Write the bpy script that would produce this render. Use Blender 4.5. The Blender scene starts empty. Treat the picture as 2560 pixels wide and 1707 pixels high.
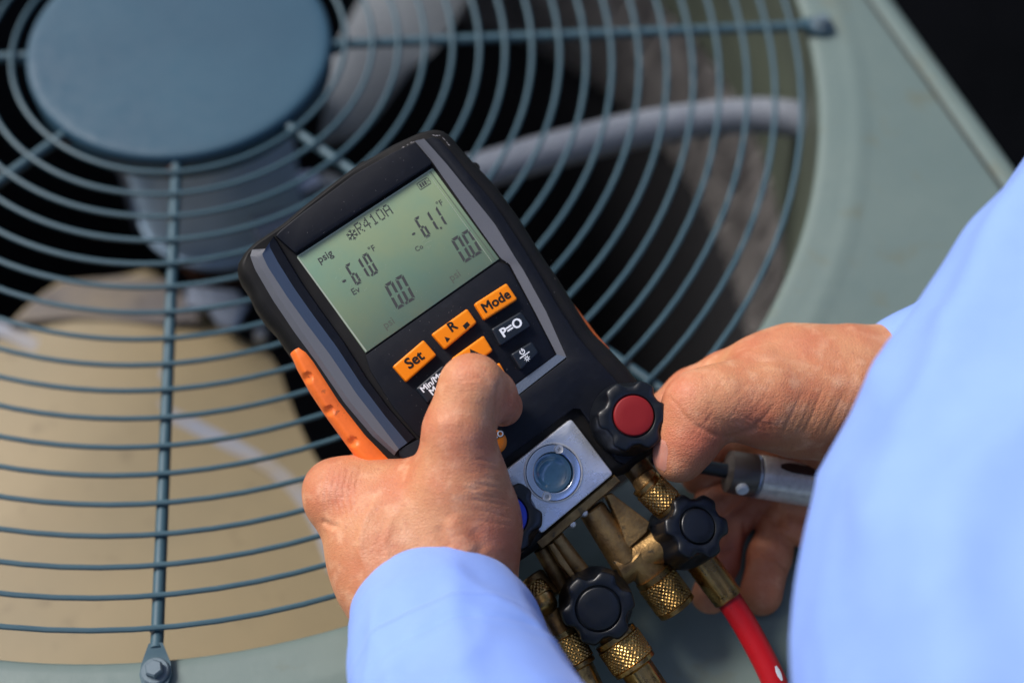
import bpy, bmesh, math, random
import numpy as np
from mathutils import Vector, Matrix

random.seed(7); np.random.seed(7)
scene = bpy.context.scene
COL = scene.collection

# ------------------------------------------------------------------ camera
U = 0.0165                      # grille ring pitch in metres
F = 3631.1                      # focal length in photo pixels (2560 wide)
PW, PH = 2560.0, 1707.0
PITCH, ROLL = 0.983806, 0.0441034
CAM = Vector((12.8466, -38.69997, 39.25884)) * U
_f = Vector((0, math.cos(PITCH), -math.sin(PITCH)))
_r = Vector((1, 0, 0)); _u = _r.cross(_f)
CR = _r * math.cos(ROLL) + _u * math.sin(ROLL)
CU = -_r * math.sin(ROLL) + _u * math.cos(ROLL)
CF = _f
cd = bpy.data.cameras.new('camera'); cam = bpy.data.objects.new('camera', cd); COL.objects.link(cam)
cam.matrix_world = Matrix(((CR.x, CU.x, -CF.x, CAM.x), (CR.y, CU.y, -CF.y, CAM.y), (CR.z, CU.z, -CF.z, CAM.z), (0, 0, 0, 1)))
cd.sensor_width = 36.0; cd.lens = F / PW * 36.0; cd.clip_start = 0.01; cd.clip_end = 200
cd.dof.use_dof = True; cd.dof.focus_distance = 0.648; cd.dof.aperture_fstop = 3.0; cd.dof.aperture_blades = 9
scene.camera = cam

# ------------------------------------------------------------------ world, sun, exposure
SUN_EL, SUN_AZ = math.radians(49), math.radians(157)      # azimuth: direction towards the sun, from +x
world = bpy.data.worlds.new('World'); scene.world = world; world.use_nodes = True
wn = world.node_tree.nodes; wl = world.node_tree.links
sky = wn.new('ShaderNodeTexSky'); sky.sky_type = 'NISHITA'; sky.sun_disc = False
sky.sun_elevation = SUN_EL; sky.sun_rotation = math.radians(90) - SUN_AZ
sky.air_density = 1.0; sky.dust_density = 3.0; sky.ozone_density = 1.0
wn['Background'].inputs['Strength'].default_value = 0.08
wl.new(sky.outputs[0], wn['Background'].inputs['Color'])
sd = bpy.data.lights.new('sun', 'SUN'); sun = bpy.data.objects.new('sun', sd); COL.objects.link(sun)
sd.energy = 2.5; sd.angle = math.radians(20); sd.color = (1.0, 0.96, 0.92)
sdir = Vector((math.cos(SUN_EL) * math.cos(SUN_AZ), math.cos(SUN_EL) * math.sin(SUN_AZ), math.sin(SUN_EL)))
sun.rotation_euler = sdir.to_track_quat('Z', 'Y').to_euler(); sun.location = sdir * 5
vs = scene.view_settings
vs.view_transform = 'Standard'; vs.look = 'None'; vs.exposure = 0.5; vs.gamma = 1.0
scene.render.engine = 'CYCLES'
scene.cycles.use_denoising = True
scene.cycles.max_bounces = 8

# ------------------------------------------------------------------ measuring helpers
def ray(u, v):
    return CF + CR * ((u - PW / 2) / F) - CU * ((v - PH / 2) / F)
def at(u, v, d):                       # photo pixel at a depth in metres
    return CAM + ray(u, v) * d
def on_z(u, v, z):                     # photo pixel on a horizontal plane
    q = ray(u, v); return CAM + q * ((z - CAM.z) / q.z)
def px_of(P):                          # (n,3) array -> photo pixels
    d = P - np.array(CAM); z = d @ np.array(CF)
    return np.stack([PW / 2 + F * (d @ np.array(CR)) / z, PH / 2 - F * (d @ np.array(CU)) / z], -1)
# plane of the meter's front face
DEPTH = 0.655
TILT, TURN = math.radians(12), math.radians(34.2)
DO = at(995, 650, DEPTH)
ex0 = CR * math.cos(TURN) + CU * math.sin(TURN)
DN = (-CF) * math.cos(TILT) + ex0 * math.sin(TILT)
DX = (ex0 * math.cos(TILT) + CF * math.sin(TILT)).normalized()
DY = DN.cross(DX).normalized()
DM = Matrix(((DX.x, DY.x, DN.x, DO.x), (DX.y, DY.y, DN.y, DO.y), (DX.z, DY.z, DN.z, DO.z), (0, 0, 0, 1)))
MM = 0.001
PX = DEPTH / F                         # metres per photo pixel at the meter
def dw(u, v, z=0.0):                   # pixel on the meter plane, z mm above it, world
    q = ray(u, v); o = DO + DN * (z * MM)
    return CAM + q * ((o - CAM).dot(DN) / q.dot(DN))
def dl(u, v, z=0.0):                   # same, meter coordinates
    w = dw(u, v, z) - DO
    return Vector((w.dot(DX), w.dot(DY), w.dot(DN)))

# ------------------------------------------------------------------ object helpers
def new_obj(name, mesh, material=None, parent=None):
    o = bpy.data.objects.new(name, mesh); COL.objects.link(o)
    if material and not mesh.materials: mesh.materials.append(material)
    if parent: o.parent = parent
    return o
def mesh_from(verts, faces, name, smooth=True):
    me = bpy.data.meshes.new(name); me.from_pydata([tuple(v) for v in verts], [], faces); me.update()
    bm = bmesh.new(); bm.from_mesh(me); bmesh.ops.recalc_face_normals(bm, faces=bm.faces); bm.to_mesh(me); bm.free()
    if smooth: me.shade_smooth()
    return me
def sharp(me, deg=35):
    me.shade_smooth(); me.set_sharp_from_angle(angle=math.radians(deg)); return me
def empty(name, loc=(0, 0, 0), mat=None):
    o = bpy.data.objects.new(name, None); COL.objects.link(o); o.empty_display_size = 0.02
    if mat is not None: o.matrix_world = mat
    else: o.location = loc
    return o
def tag(o, label=None, category=None, group=None, kind=None):
    for k, v in (('label', label), ('category', category), ('group', group), ('kind', kind)):
        if v: o[k] = v
    return o
class MB:
    def __init__(s): s.v = []; s.f = []
    def add(s, verts, faces):
        n = len(s.v); s.v += [Vector(p) for p in verts]; s.f += [tuple(i + n for i in f) for f in faces]
    def loft(s, rings, closed=True, cap0=True, cap1=True):
        n = len(rings[0]); vs_ = []; fs = []
        for r_ in rings: vs_ += list(r_)
        for k in range(len(rings) - 1):
            for i in range(n if closed else n - 1):
                j = (i + 1) % n
                fs.append((k * n + i, k * n + j, (k + 1) * n + j, (k + 1) * n + i))
        if cap0: fs.append(tuple(range(n - 1, -1, -1)))
        if cap1: fs.append(tuple((len(rings) - 1) * n + i for i in range(n)))
        s.add(vs_, fs)
    def revolve(s, a, b, prof, n=40, cap0=True, cap1=True, lobes=None):
        """prof: (t along a->b in metres, radius); lobes(angle, r, k)->r"""
        a = Vector(a); b = Vector(b); ax = (b - a).normalized()
        e1 = ax.orthogonal().normalized(); e2 = ax.cross(e1)
        rings = []
        for k, (t, r_) in enumerate(prof):
            rg = []
            for i in range(n):
                g = 2 * math.pi * i / n
                rr = lobes(g, r_, k) if lobes else r_
                rg.append(a + ax * t + (e1 * math.cos(g) + e2 * math.sin(g)) * rr)
            rings.append(rg)
        s.loft(rings, True, cap0, cap1)
    def tube(s, pts, rad, n=12, cap=True):
        pts = [Vector(p) for p in pts]; rings = []
        t0 = (pts[1] - pts[0]).normalized(); e = t0.orthogonal().normalized()
        for i, p in enumerate(pts):
            t = (pts[min(i + 1, len(pts) - 1)] - pts[max(i - 1, 0)]).normalized()
            e = (e - t * e.dot(t)).normalized(); b_ = t.cross(e)
            r_ = rad[i] if isinstance(rad, (list, tuple)) else rad
            rings.append([p + (e * math.cos(2 * math.pi * k / n) + b_ * math.sin(2 * math.pi * k / n)) * r_ for k in range(n)])
        s.loft(rings, True, cap, cap)
    def mesh(s, name, smooth=40):
        me = mesh_from(s.v, s.f, name, False)
        if smooth: sharp(me, smooth)
        return me
def build(mb, name, material, parent=None, smooth=40):
    return new_obj(name, mb.mesh(name, smooth), material, parent)
def catmull(P, m=8, closed=False):
    P = [Vector(p) for p in P]; n = len(P); out = []
    rng = range(n) if closed else range(n - 1)
    for i in rng:
        if closed: a, b, c, d = P[(i - 1) % n], P[i], P[(i + 1) % n], P[(i + 2) % n]
        else: a, b, c, d = P[max(i - 1, 0)], P[i], P[i + 1], P[min(i + 2, n - 1)]
        for k in range(m):
            t = k / m
            out.append(0.5 * ((2 * b) + (c - a) * t + (2 * a - 5 * b + 4 * c - d) * t * t + (3 * b - a - 3 * c + d) * t ** 3))
    if not closed: out.append(P[-1].copy())
    return out
def resample(P, n, closed=False):
    P = [Vector(p) for p in P]
    if closed: P = P + [P[0]]
    L = [0]
    for i in range(1, len(P)): L.append(L[-1] + (P[i] - P[i - 1]).length)
    out = []
    for k in range(n):
        s = L[-1] * k / (n if closed else n - 1)
        i = 1
        while i < len(L) - 1 and L[i] < s: i += 1
        t = (s - L[i - 1]) / max(L[i] - L[i - 1], 1e-12)
        out.append(P[i - 1].lerp(P[i], t))
    return out
def round_poly(P, r, m=5):                 # rounded corners of a planar polygon (local xy)
    P = [Vector(p) for p in P]; n = len(P); out = []
    for i in range(n):
        a, b, c = P[i - 1], P[i], P[(i + 1) % n]
        rr = min(r, (a - b).length * .45, (c - b).length * .45)
        p0 = b + (a - b).normalized() * rr; p1 = b + (c - b).normalized() * rr
        for k in range(m + 1):
            t = k / m; out.append(p0 * (1 - t) ** 2 + b * 2 * t * (1 - t) + p1 * t * t)
    return out
def inset(P, d):                           # offset of a closed local-xy outline towards its inside
    n = len(P); A = sum(P[i].x * P[(i + 1) % n].y - P[(i + 1) % n].x * P[i].y for i in range(n))
    sg = 1 if A > 0 else -1; out = []
    for i in range(n):
        t = P[(i + 1) % n] - P[i - 1]; t.z = 0
        if t.length < 1e-9: out.append(P[i].copy()); continue
        t.normalize(); nn = Vector((-t.y, t.x, 0)) * sg
        out.append(P[i] + nn * d)
    return out
def setz(P, z): return [Vector((p.x, p.y, z * MM)) for p in P]

# ------------------------------------------------------------------ materials
def srgb(r, g, b):
    f = lambda c: (c / 255 / 12.92) if c / 255 <= 0.04045 else ((c / 255 + 0.055) / 1.055) ** 2.4
    return (f(r), f(g), f(b), 1)
def mat(name, col, rough=0.5, metal=0.0, bump=None, var=None, rvar=0.0, spec=None, coat=0.0, sss=None, sheen=0.0, aniso=None):
    """bump: list of (kind, scale, strength mm); var: list of (scale, colour, low, high)"""
    m = bpy.data.materials.new(name); m.use_nodes = True; nt = m.node_tree; N = nt.nodes; L = nt.links
    b = N['Principled BSDF']
    b.inputs['Base Color'].default_value = col; b.inputs['Roughness'].default_value = rough; b.inputs['Metallic'].default_value = metal
    if spec is not None: b.inputs['Specular IOR Level'].default_value = spec
    if coat: b.inputs['Coat Weight'].default_value = coat; b.inputs['Coat Roughness'].default_value = 0.08
    if sheen: b.inputs['Sheen Weight'].default_value = sheen; b.inputs['Sheen Roughness'].default_value = 0.4
    if sss:
        b.inputs['Subsurface Weight'].default_value = sss[0]; b.inputs['Subsurface Radius'].default_value = sss[1]; b.inputs['Subsurface Scale'].default_value = sss[2]
    tc = N.new('ShaderNodeTexCoord')
    src = None
    for (sc, c2, lo, hi) in (var or []):
        nz = N.new('ShaderNodeTexNoise'); nz.inputs['Scale'].default_value = sc; nz.inputs['Detail'].default_value = 5; nz.inputs['Roughness'].default_value = 0.6
        L.new(tc.outputs['Object'], nz.inputs['Vector'])
        mr = N.new('ShaderNodeMapRange'); mr.inputs['From Min'].default_value = lo; mr.inputs['From Max'].default_value = hi
        L.new(nz.outputs['Fac'], mr.inputs['Value'])
        mx = N.new('ShaderNodeMix'); mx.data_type = 'RGBA'
        L.new(mr.outputs[0], mx.inputs['Factor'])
        if src is None: mx.inputs['A'].default_value = col
        else: L.new(src, mx.inputs['A'])
        mx.inputs['B'].default_value = c2
        src = mx.outputs['Result']
    if src is not None: L.new(src, b.inputs['Base Color'])
    if rvar:
        nz = N.new('ShaderNodeTexNoise'); nz.inputs['Scale'].default_value = 140; nz.inputs['Detail'].default_value = 4
        L.new(tc.outputs['Object'], nz.inputs['Vector'])
        mr = N.new('ShaderNodeMapRange'); mr.inputs['From Min'].default_value = .3; mr.inputs['From Max'].default_value = .7
        mr.inputs['To Min'].default_value = max(rough - rvar, 0.03); mr.inputs['To Max'].default_value = min(rough + rvar, 1)
        L.new(nz.outputs['Fac'], mr.inputs['Value']); L.new(mr.outputs[0], b.inputs['Roughness'])
    prev = None
    for (kind, sc, st) in (bump or []):
        if kind == 'voronoi':
            t = N.new('ShaderNodeTexVoronoi'); t.inputs['Scale'].default_value = sc; o = t.outputs['Distance']
        elif kind == 'edge':
            t = N.new('ShaderNodeTexVoronoi'); t.feature = 'DISTANCE_TO_EDGE'; t.inputs['Scale'].default_value = sc; o = t.outputs['Distance']
        elif kind == 'brush':
            t = N.new('ShaderNodeTexNoise'); t.inputs['Scale'].default_value = sc; t.inputs['Detail'].default_value = 3; o = t.outputs['Fac']
        else:
            t = N.new('ShaderNodeTexNoise'); t.inputs['Scale'].default_value = sc; t.inputs['Detail'].default_value = 6; o = t.outputs['Fac']
        if kind == 'brush':
            mp = N.new('ShaderNodeMapping'); mp.inputs['Scale'].default_value = aniso or (1, 1, 1)
            L.new(tc.outputs['Object'], mp.inputs['Vector']); L.new(mp.outputs[0], t.inputs['Vector'])
        else: L.new(tc.outputs['Object'], t.inputs['Vector'])
        bp = N.new('ShaderNodeBump'); bp.inputs['Strength'].default_value = 1.0; bp.inputs['Distance'].default_value = st * MM
        L.new(o, bp.inputs['Height'])
        if prev: L.new(prev, bp.inputs['Normal'])
        prev = bp.outputs['Normal']
    if prev: L.new(prev, b.inputs['Normal'])
    return m

M = {}
M['panel'] = mat('panel_paint', srgb(108, 123, 118), .5, bump=[('noise', 60, .25), ('noise', 900, .03)], var=[(9, srgb(99, 116, 113), .35, .75), (35, srgb(104, 108, 92), .58, .8)], rvar=.1)
M['wire'] = mat('grille_paint', srgb(54, 84, 97), .5, bump=[('noise', 500, .05)], var=[(60, srgb(64, 92, 103), .4, .75), (170, srgb(86, 88, 80), .66, .8)])
M['cap'] = mat('cap_paint', srgb(36, 73, 94), .62, bump=[('noise', 8, .5)], var=[(9, srgb(42, 80, 100), .4, .7), (300, srgb(60, 88, 100), .66, .8)], rvar=.08)
M['motor'] = mat('motor_paint', srgb(168, 192, 214), .38, var=[(20, srgb(148, 174, 198), .4, .7)])
M['blade_shaded'] = mat('blade_shaded_metal', srgb(150, 156, 160), .5, metal=.1, var=[(7, srgb(132, 136, 140), .35, .7)], bump=[('noise', 12, .6)])  # grey copy of the blade metal, with shade put into its colour
M['dirt'] = mat('seam_dirt', srgb(92, 82, 68), .9, var=[(40, srgb(70, 64, 56), .4, .7)])
M['blade'] = mat('blade_lit_metal', srgb(164, 146, 112), .55, metal=.0, var=[(7, srgb(150, 136, 106), .35, .7), (50, srgb(120, 106, 80), .6, .85)], bump=[('noise', 12, .6)])  # tan copy for the blade in the light, lit tone put into colour
M['galv'] = mat('galvanised', srgb(176, 186, 205), .3, metal=.8, var=[(60, srgb(140, 150, 170), .4, .7)], bump=[('noise', 300, .05)])
M['bolt'] = mat('dull_bolt', srgb(96, 112, 122), .55, metal=.2, bump=[('noise', 600, .1)])
M['rib'] = mat('rib_sky_sheen', srgb(150, 154, 166), .6, metal=.1, var=[(20, srgb(164, 150, 128), .45, .7)])  # pale blue-grey puts the sky's reflection on the crease into the colour
M['root_shade'] = mat('root_shade_grey', srgb(112, 106, 104), .6, var=[(14, srgb(132, 120, 104), .4, .7), (60, srgb(86, 78, 74), .58, .75)], bump=[('noise', 60, .4)])  # grey holds the motor's shadow on the blade root
M['rust'] = mat('rusty_steel', srgb(92, 56, 36), .7, var=[(80, srgb(60, 40, 32), .4, .7)], bump=[('noise', 300, .2)])
M['weld'] = mat('weld_bead', srgb(120, 116, 104), .6, var=[(300, srgb(120, 78, 52), .5, .65)])
M['olive'] = mat('shroud_paint', srgb(92, 100, 86), .6, var=[(15, srgb(72, 78, 70), .4, .75)])
M['coil'] = mat('coil_fin', srgb(184, 180, 178), .5, var=[(30, srgb(128, 124, 124), .4, .65), (90, srgb(226, 226, 228), .64, .76)])
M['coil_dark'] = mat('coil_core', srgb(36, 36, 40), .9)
M['conduit'] = mat('conduit_plastic', srgb(138, 144, 154), .5, bump=[('noise', 200, .1)], var=[(25, srgb(120, 126, 138), .4, .7)])
M['ground'] = mat('dark_ground', srgb(7, 8, 11), .95, spec=.03, bump=[('noise', 40, 8)], var=[(6, srgb(4, 5, 7), .35, .7)])
M['rubber'] = mat('black_rubber', srgb(20, 19, 20), .6, spec=.25, bump=[('noise', 1800, .04)], var=[(45, srgb(28, 26, 24), .45, .75)], rvar=.1)
M['deck'] = mat('dark_plastic', srgb(15, 18, 27), .55, spec=.25, bump=[('noise', 3200, .03)], var=[(300, srgb(26, 29, 38), .55, .8)], rvar=.08)
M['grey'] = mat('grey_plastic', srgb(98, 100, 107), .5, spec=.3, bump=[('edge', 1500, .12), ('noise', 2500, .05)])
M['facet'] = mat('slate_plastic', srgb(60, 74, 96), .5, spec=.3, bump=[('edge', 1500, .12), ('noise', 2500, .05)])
M['orange'] = mat('orange_key', srgb(255, 140, 8), .38, bump=[('noise', 1500, .02)], spec=.4)
M['grip'] = mat('orange_grip', srgb(255, 122, 44), .5, bump=[('noise', 1500, .03)], var=[(70, srgb(226, 104, 40), .45, .7), (220, srgb(120, 66, 40), .64, .76)])
M['key'] = mat('black_key', srgb(22, 30, 40), .4, bump=[('noise', 2500, .02)])
M['ink_black'] = mat('black_ink', srgb(20, 16, 12), .5)
M['ink_white'] = mat('white_ink', srgb(240, 244, 250), .5)
M['lcd'] = mat('lcd_glass', srgb(136, 152, 118), .16, var=[(22, srgb(120, 148, 124), .4, .65)], coat=.5)
M['lcd'].node_tree.nodes['Principled BSDF'].inputs['Coat Roughness'].default_value = .12
M['lcd_edge'] = mat('lcd_edge', srgb(170, 180, 160), .3)
M['seg'] = mat('lcd_segment', srgb(74, 74, 72), .35)
M['seg_light'] = mat('lcd_faint_segment', srgb(100, 106, 92), .35)
M['dust'] = mat('dust_speck', srgb(170, 165, 165), .8)
M['alu'] = mat('brushed_aluminium', srgb(224, 226, 232), .3, metal=.65, bump=[('brush', 3000, .10)], aniso=(.05, 1, 1), var=[(90, srgb(206, 210, 220), .45, .7)], rvar=.08)
M['alu_ring'] = mat('polished_ring', srgb(212, 218, 232), .22, metal=1.0, bump=[('noise', 800, .01)], var=[(500, srgb(150, 165, 200), .62, .75)])
M['glass'] = mat('sight_glass', srgb(96, 142, 162), .12, var=[(60, srgb(70, 112, 138), .4, .65), (140, srgb(130, 160, 170), .6, .75)], coat=1)
M['brass'] = mat('brass', srgb(206, 164, 98), .32, metal=1.0, bump=[('noise', 900, .06)], var=[(60, srgb(140, 108, 62), .4, .7), (160, srgb(84, 64, 40), .56, .74)], rvar=.12)
M['brass_cast'] = mat('cast_brass', srgb(172, 138, 88), .46, metal=.85, bump=[('noise', 700, .25)], var=[(60, srgb(112, 86, 54), .4, .65), (140, srgb(52, 60, 60), .6, .72)], rvar=.12)
M['knob'] = mat('knob_plastic', srgb(11, 15, 22), .36, bump=[('noise', 1500, .03)], rvar=.06)
M['red_cap'] = mat('red_cap', srgb(128, 22, 26), .55, spec=.3, bump=[('noise', 1800, .02)])
M['blue_cap'] = mat('blue_cap', srgb(34, 58, 180), .45, bump=[('noise', 1800, .02)])
M['hose'] = mat('red_hose', srgb(178, 10, 24), .46, bump=[('noise', 260, .15)], var=[(40, srgb(152, 8, 22), .4, .7), (300, srgb(70, 10, 14), .68, .76)])
M['steel'] = mat('satin_steel', srgb(232, 230, 226), .28, metal=.35, bump=[('noise', 2600, .05)], var=[(300, srgb(206, 204, 200), .4, .7)])
M['steel_dark'] = mat('dark_steel', srgb(104, 98, 96), .4, metal=.6, bump=[('noise', 1800, .05)])
M['slot'] = mat('slot_brown', srgb(74, 58, 54), .5, metal=.5)
M['white'] = mat('white_plastic', srgb(220, 228, 236), .4)
M['thread'] = mat('sewing_thread', srgb(176, 200, 246), .8)
M['nail'] = mat('nail', srgb(198, 136, 116), .36, sss=(.3, (1, .4, .3), .002), coat=.2)
M['shirt'] = mat('shirt_cotton', srgb(134, 166, 236), .8, sheen=.15, bump=[('noise', 1100, .12), ('noise', 60, .6)], var=[(25, srgb(128, 160, 233), .4, .7)])

def skin_material():
    m = bpy.data.materials.new('skin'); m.use_nodes = True; nt = m.node_tree; N = nt.nodes; L = nt.links
    b = N['Principled BSDF']; tc = N.new('ShaderNodeTexCoord')
    def noise(sc, det=5):
        n = N.new('ShaderNodeTexNoise'); n.inputs['Scale'].default_value = sc; n.inputs['Detail'].default_value = det; L.new(tc.outputs['Object'], n.inputs['Vector']); return n.outputs['Fac']
    def rng(s, a, b_, c=0, d=1):
        n = N.new('ShaderNodeMapRange'); n.inputs['From Min'].default_value = a; n.inputs['From Max'].default_value = b_
        n.inputs['To Min'].default_value = c; n.inputs['To Max'].default_value = d; L.new(s, n.inputs['Value']); return n.outputs[0]
    def mix(f, a, c):
        n = N.new('ShaderNodeMix'); n.data_type = 'RGBA'; L.new(f, n.inputs['Factor'])
        if isinstance(a, tuple): n.inputs['A'].default_value = a
        else: L.new(a, n.inputs['A'])
        n.inputs['B'].default_value = c; return n.outputs['Result']
    c = mix(rng(noise(45), .38, .66), srgb(204, 144, 104), srgb(196, 122, 86))
    c = mix(rng(noise(120, 6), .5, .75, 0, .7), c, srgb(226, 174, 138))
    c = mix(rng(noise(420, 3), .58, .78, 0, .5), c, srgb(176, 104, 82))
    c = mix(rng(noise(24, 4), .48, .68, 0, .6), c, srgb(192, 112, 84))
    c = mix(rng(noise(900, 2), .62, .74, 0, .35), c, srgb(150, 88, 66))
    at_ = N.new('ShaderNodeAttribute'); at_.attribute_name = 'flush'
    c = mix(at_.outputs['Fac'], c, srgb(190, 98, 76))
    L.new(c, b.inputs['Base Color'])
    b.inputs['Subsurface Weight'].default_value = .12; b.inputs['Subsurface Radius'].default_value = (1.0, .35, .2); b.inputs['Subsurface Scale'].default_value = .0035
    b.inputs['Specular IOR Level'].default_value = .42
    L.new(rng(noise(160), .3, .7, .42, .58), b.inputs['Roughness'])
    prev = None
    def bump(h, d):
        nonlocal prev
        n = N.new('ShaderNodeBump'); n.inputs['Distance'].default_value = d * MM; n.inputs['Strength'].default_value = 1; L.new(h, n.inputs['Height'])
        if prev: L.new(prev, n.inputs['Normal'])
        prev = n.outputs['Normal']
    v = N.new('ShaderNodeTexVoronoi'); v.feature = 'DISTANCE_TO_EDGE'; v.inputs['Scale'].default_value = 620
    mp = N.new('ShaderNodeMapping'); mp.inputs['Scale'].default_value = (1, 1.6, 1); L.new(tc.outputs['Object'], mp.inputs['Vector']); L.new(mp.outputs[0], v.inputs['Vector'])
    wv = N.new('ShaderNodeTexNoise'); wv.inputs['Scale'].default_value = 260; wv.inputs['Detail'].default_value = 4
    mp2 = N.new('ShaderNodeMapping'); mp2.inputs['Scale'].default_value = (.5, 3.2, 1.2); mp2.inputs['Rotation'].default_value = (.3, .2, -.5); L.new(tc.outputs['Object'], mp2.inputs['Vector']); L.new(mp2.outputs[0], wv.inputs['Vector'])
    bump(noise(60, 3), .6); bump(wv.outputs['Fac'], .16); bump(rng(v.outputs['Distance'], 0, .25), .10); bump(noise(1500, 3), .04)
    L.new(prev, b.inputs['Normal'])
    return m
M['skin'] = skin_material()

# ------------------------------------------------------------------ setting: ground
g = mesh_from([(-60, -60, -.78), (60, -60, -.78), (60, 60, -.78), (-60, 60, -.78)], [(0, 1, 2, 3)], 'ground')
tag(new_obj('ground', g, M['ground']), kind='structure')

# ------------------------------------------------------------------ the outdoor unit
ac = empty('air_conditioner', (0, 0, -.78))
tag(ac, 'grey-green outdoor air conditioner seen from above, round wire grille over its fan', 'air conditioner')
def acpart(mb, name, m, smooth=40, parent=None):
    o = build(mb, name, M[m], None, smooth)
    o.parent = parent or ac
    o.matrix_parent_inverse = Matrix.Translation((0, 0, .78)) if parent is None else Matrix.Identity(4)
    return o
# top panel: square with rounded corners round a rolled circular opening
ang = math.radians(22.6); ca, sa = math.cos(ang), math.sin(ang)
def rot2(x, y): return Vector((x * ca - y * sa, x * sa + y * ca, 0))
NR = 192
def square_ring(hx0, hx1, hy0, hy1, rad, z):
    out = []
    for i in range(NR):
        t = 2 * math.pi * i / NR; dx, dy = math.cos(t), math.sin(t)
        hx = hx1 if dx > 0 else hx0; hy = hy1 if dy > 0 else hy0
        p = 7.0
        k = (abs(dx / hx) ** p + abs(dy / hy) ** p) ** (-1 / p)
        out.append(rot2(dx * k, dy * k) * U + Vector((0, 0, z)))
    return out
def circ(r_, z): return [rot2(math.cos(2 * math.pi * i / NR) * r_, math.sin(2 * math.pi * i / NR) * r_) * U + Vector((0, 0, z)) for i in range(NR)]
mb = MB()
rings = [circ(24.2, -.0135), circ(23.95, -.0130), circ(23.87, -.0112), circ(23.90, -.0092), circ(24.0, -.0080), circ(24.25, -.0074), circ(24.75, -.0072), circ(24.95, -.0071), circ(25.15, -.0066), circ(25.35, -.0066), circ(25.65, -.0075), circ(25.95, -.0084)]
H = (27.0, 27.1, 32.5, 31)
def sq(o, z): return square_ring(H[0] + o, H[1] + o, H[2] + o, H[3] + o, 3, z)
rings += [sq(-1.25, -.0090), sq(-1.12, -.0096), sq(-1.0, -.0128), sq(-.85, -.0138), sq(-.68, -.0130), sq(-.55, -.0122), sq(-.15, -.0128), sq(.06, -.015), sq(.14, -.02), sq(.16, -.04), sq(.16, -.06)]
mb.loft(rings, True, False, False)
acpart(mb, 'top_panel', 'panel', 50)
mb = MB(); mb.loft([sq(-1.10, -.0093), sq(-.98, -.0124), sq(-.83, -.0134)], True, False, False); acpart(mb, 'seam_dirt', 'dirt')
mb = MB(); mb.loft([sq(.05, -.058), sq(.05, -.77)], True, False, True); acpart(mb, 'cabinet_side', 'panel')
mb = MB(); mb.loft([circ(23.98, -.0131), circ(24.1, -.05), circ(24.4, -.17), circ(24.5, -.18)], True, False, False); acpart(mb, 'fan_shroud', 'olive')
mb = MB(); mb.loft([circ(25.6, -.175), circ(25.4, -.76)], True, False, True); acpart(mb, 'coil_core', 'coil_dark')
mb = MB()                                                # coil fins as one mass
for i in range(1200):
    t = 2 * math.pi * i / 1200; t2 = t + .16
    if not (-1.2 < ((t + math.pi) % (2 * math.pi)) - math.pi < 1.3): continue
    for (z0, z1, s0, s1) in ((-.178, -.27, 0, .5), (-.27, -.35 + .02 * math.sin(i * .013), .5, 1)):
        a0 = t + (t2 - t) * s0; a1 = t + (t2 - t) * s1
        q = []
        for (aa, z) in ((a0, z0), (a1, z1)):
            for r_ in (24.75 + .12 * math.sin(i * .9) + .1 * random.random(), 25.5):
                for w in (-.0012, .0012):
                    q.append((math.cos(aa + w) * r_ * U, math.sin(aa + w) * r_ * U, z))
        mb.add(q, [(0, 1, 5, 4), (0, 4, 6, 2), (1, 3, 7, 5), (0, 2, 3, 1), (4, 5, 7, 6)])
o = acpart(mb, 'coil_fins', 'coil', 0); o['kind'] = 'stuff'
# grille rings
for k in range(18):
    R_ = (6.142 + k) * U; n = 120; rw = .00145
    rg = []
    for i in range(n):
        t = 2 * math.pi * i / n; c, s_ = math.cos(t), math.sin(t)
        wob = .0004 * math.sin(3 * t + k * 1.7)
        rg.append([Vector(((R_ + wob + rw * math.cos(q)) * c, (R_ + wob + rw * math.cos(q)) * s_, rw * math.sin(q) + .0003 * math.sin(2 * t + k))) for q in [2 * math.pi * j / 8 for j in range(8)]])
    rg.append(rg[0]); mb = MB(); mb.loft(rg, True, False, False)
    acpart(mb, 'grille_ring', 'wire')
SP0 = math.radians(6.6)
for k in range(8):
    t = SP0 + k * math.pi / 4 + (math.radians(1.0) if k == 6 else 0)
    d = Vector((math.cos(t), math.sin(t), 0)); sdv = Vector((-d.y, d.x, 0)); mb = MB()
    mb.tube([d * (5.5 * U) + Vector((0, 0, -.0046)), d * (12 * U) + Vector((0, 0, -.0044)), d * (23.35 * U) + Vector((0, 0, -.0044)), d * (23.7 * U) + Vector((0, 0, -.0030))], .0031, 12)
    sp = acpart(mb, 'grille_spoke', 'wire')
    # flattened fixing tab and its raised pad
    mb = MB(); prof = [(23.55, .0032), (23.8, .0048), (24.1, .0068), (24.4, .0074), (24.68, .0062), (24.8, .0036)]
    top = []; 
    rgs = []
    for (r_, w) in prof:
        zt = -.0034 if r_ > 24.0 else -.0018 if r_ > 23.7 else -.0008
        rgs.append([d * (r_ * U) + sdv * w + Vector((0, 0, zt - .0038)), d * (r_ * U) + sdv * w + Vector((0, 0, zt)), d * (r_ * U) - sdv * w + Vector((0, 0, zt)), d * (r_ * U) - sdv * w + Vector((0, 0, zt - .0038))])
    mb.loft(rgs, True, True, True)
    tb = acpart(mb, 'fixing_tab', 'wire', 30)
    mb = MB(); c0 = d * (24.35 * U)
    mb.revolve(c0 + Vector((0, 0, -.005)), c0 + Vector((0, 0, .01)), [(0, .0066), (.0028, .0066), (.0034, .006)], 24)
    mb.revolve(c0 + Vector((0, 0, -.0018)), c0 + Vector((0, 0, .01)), [(0, .0044), (.0034, .0044), (.0042, .0036)], 6)
    o = build(mb, 'bolt', M['bolt'], None, 30); o.parent = tb; tb_inv = Matrix.Identity(4); o.matrix_parent_inverse = tb_inv
mb = MB()
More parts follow.
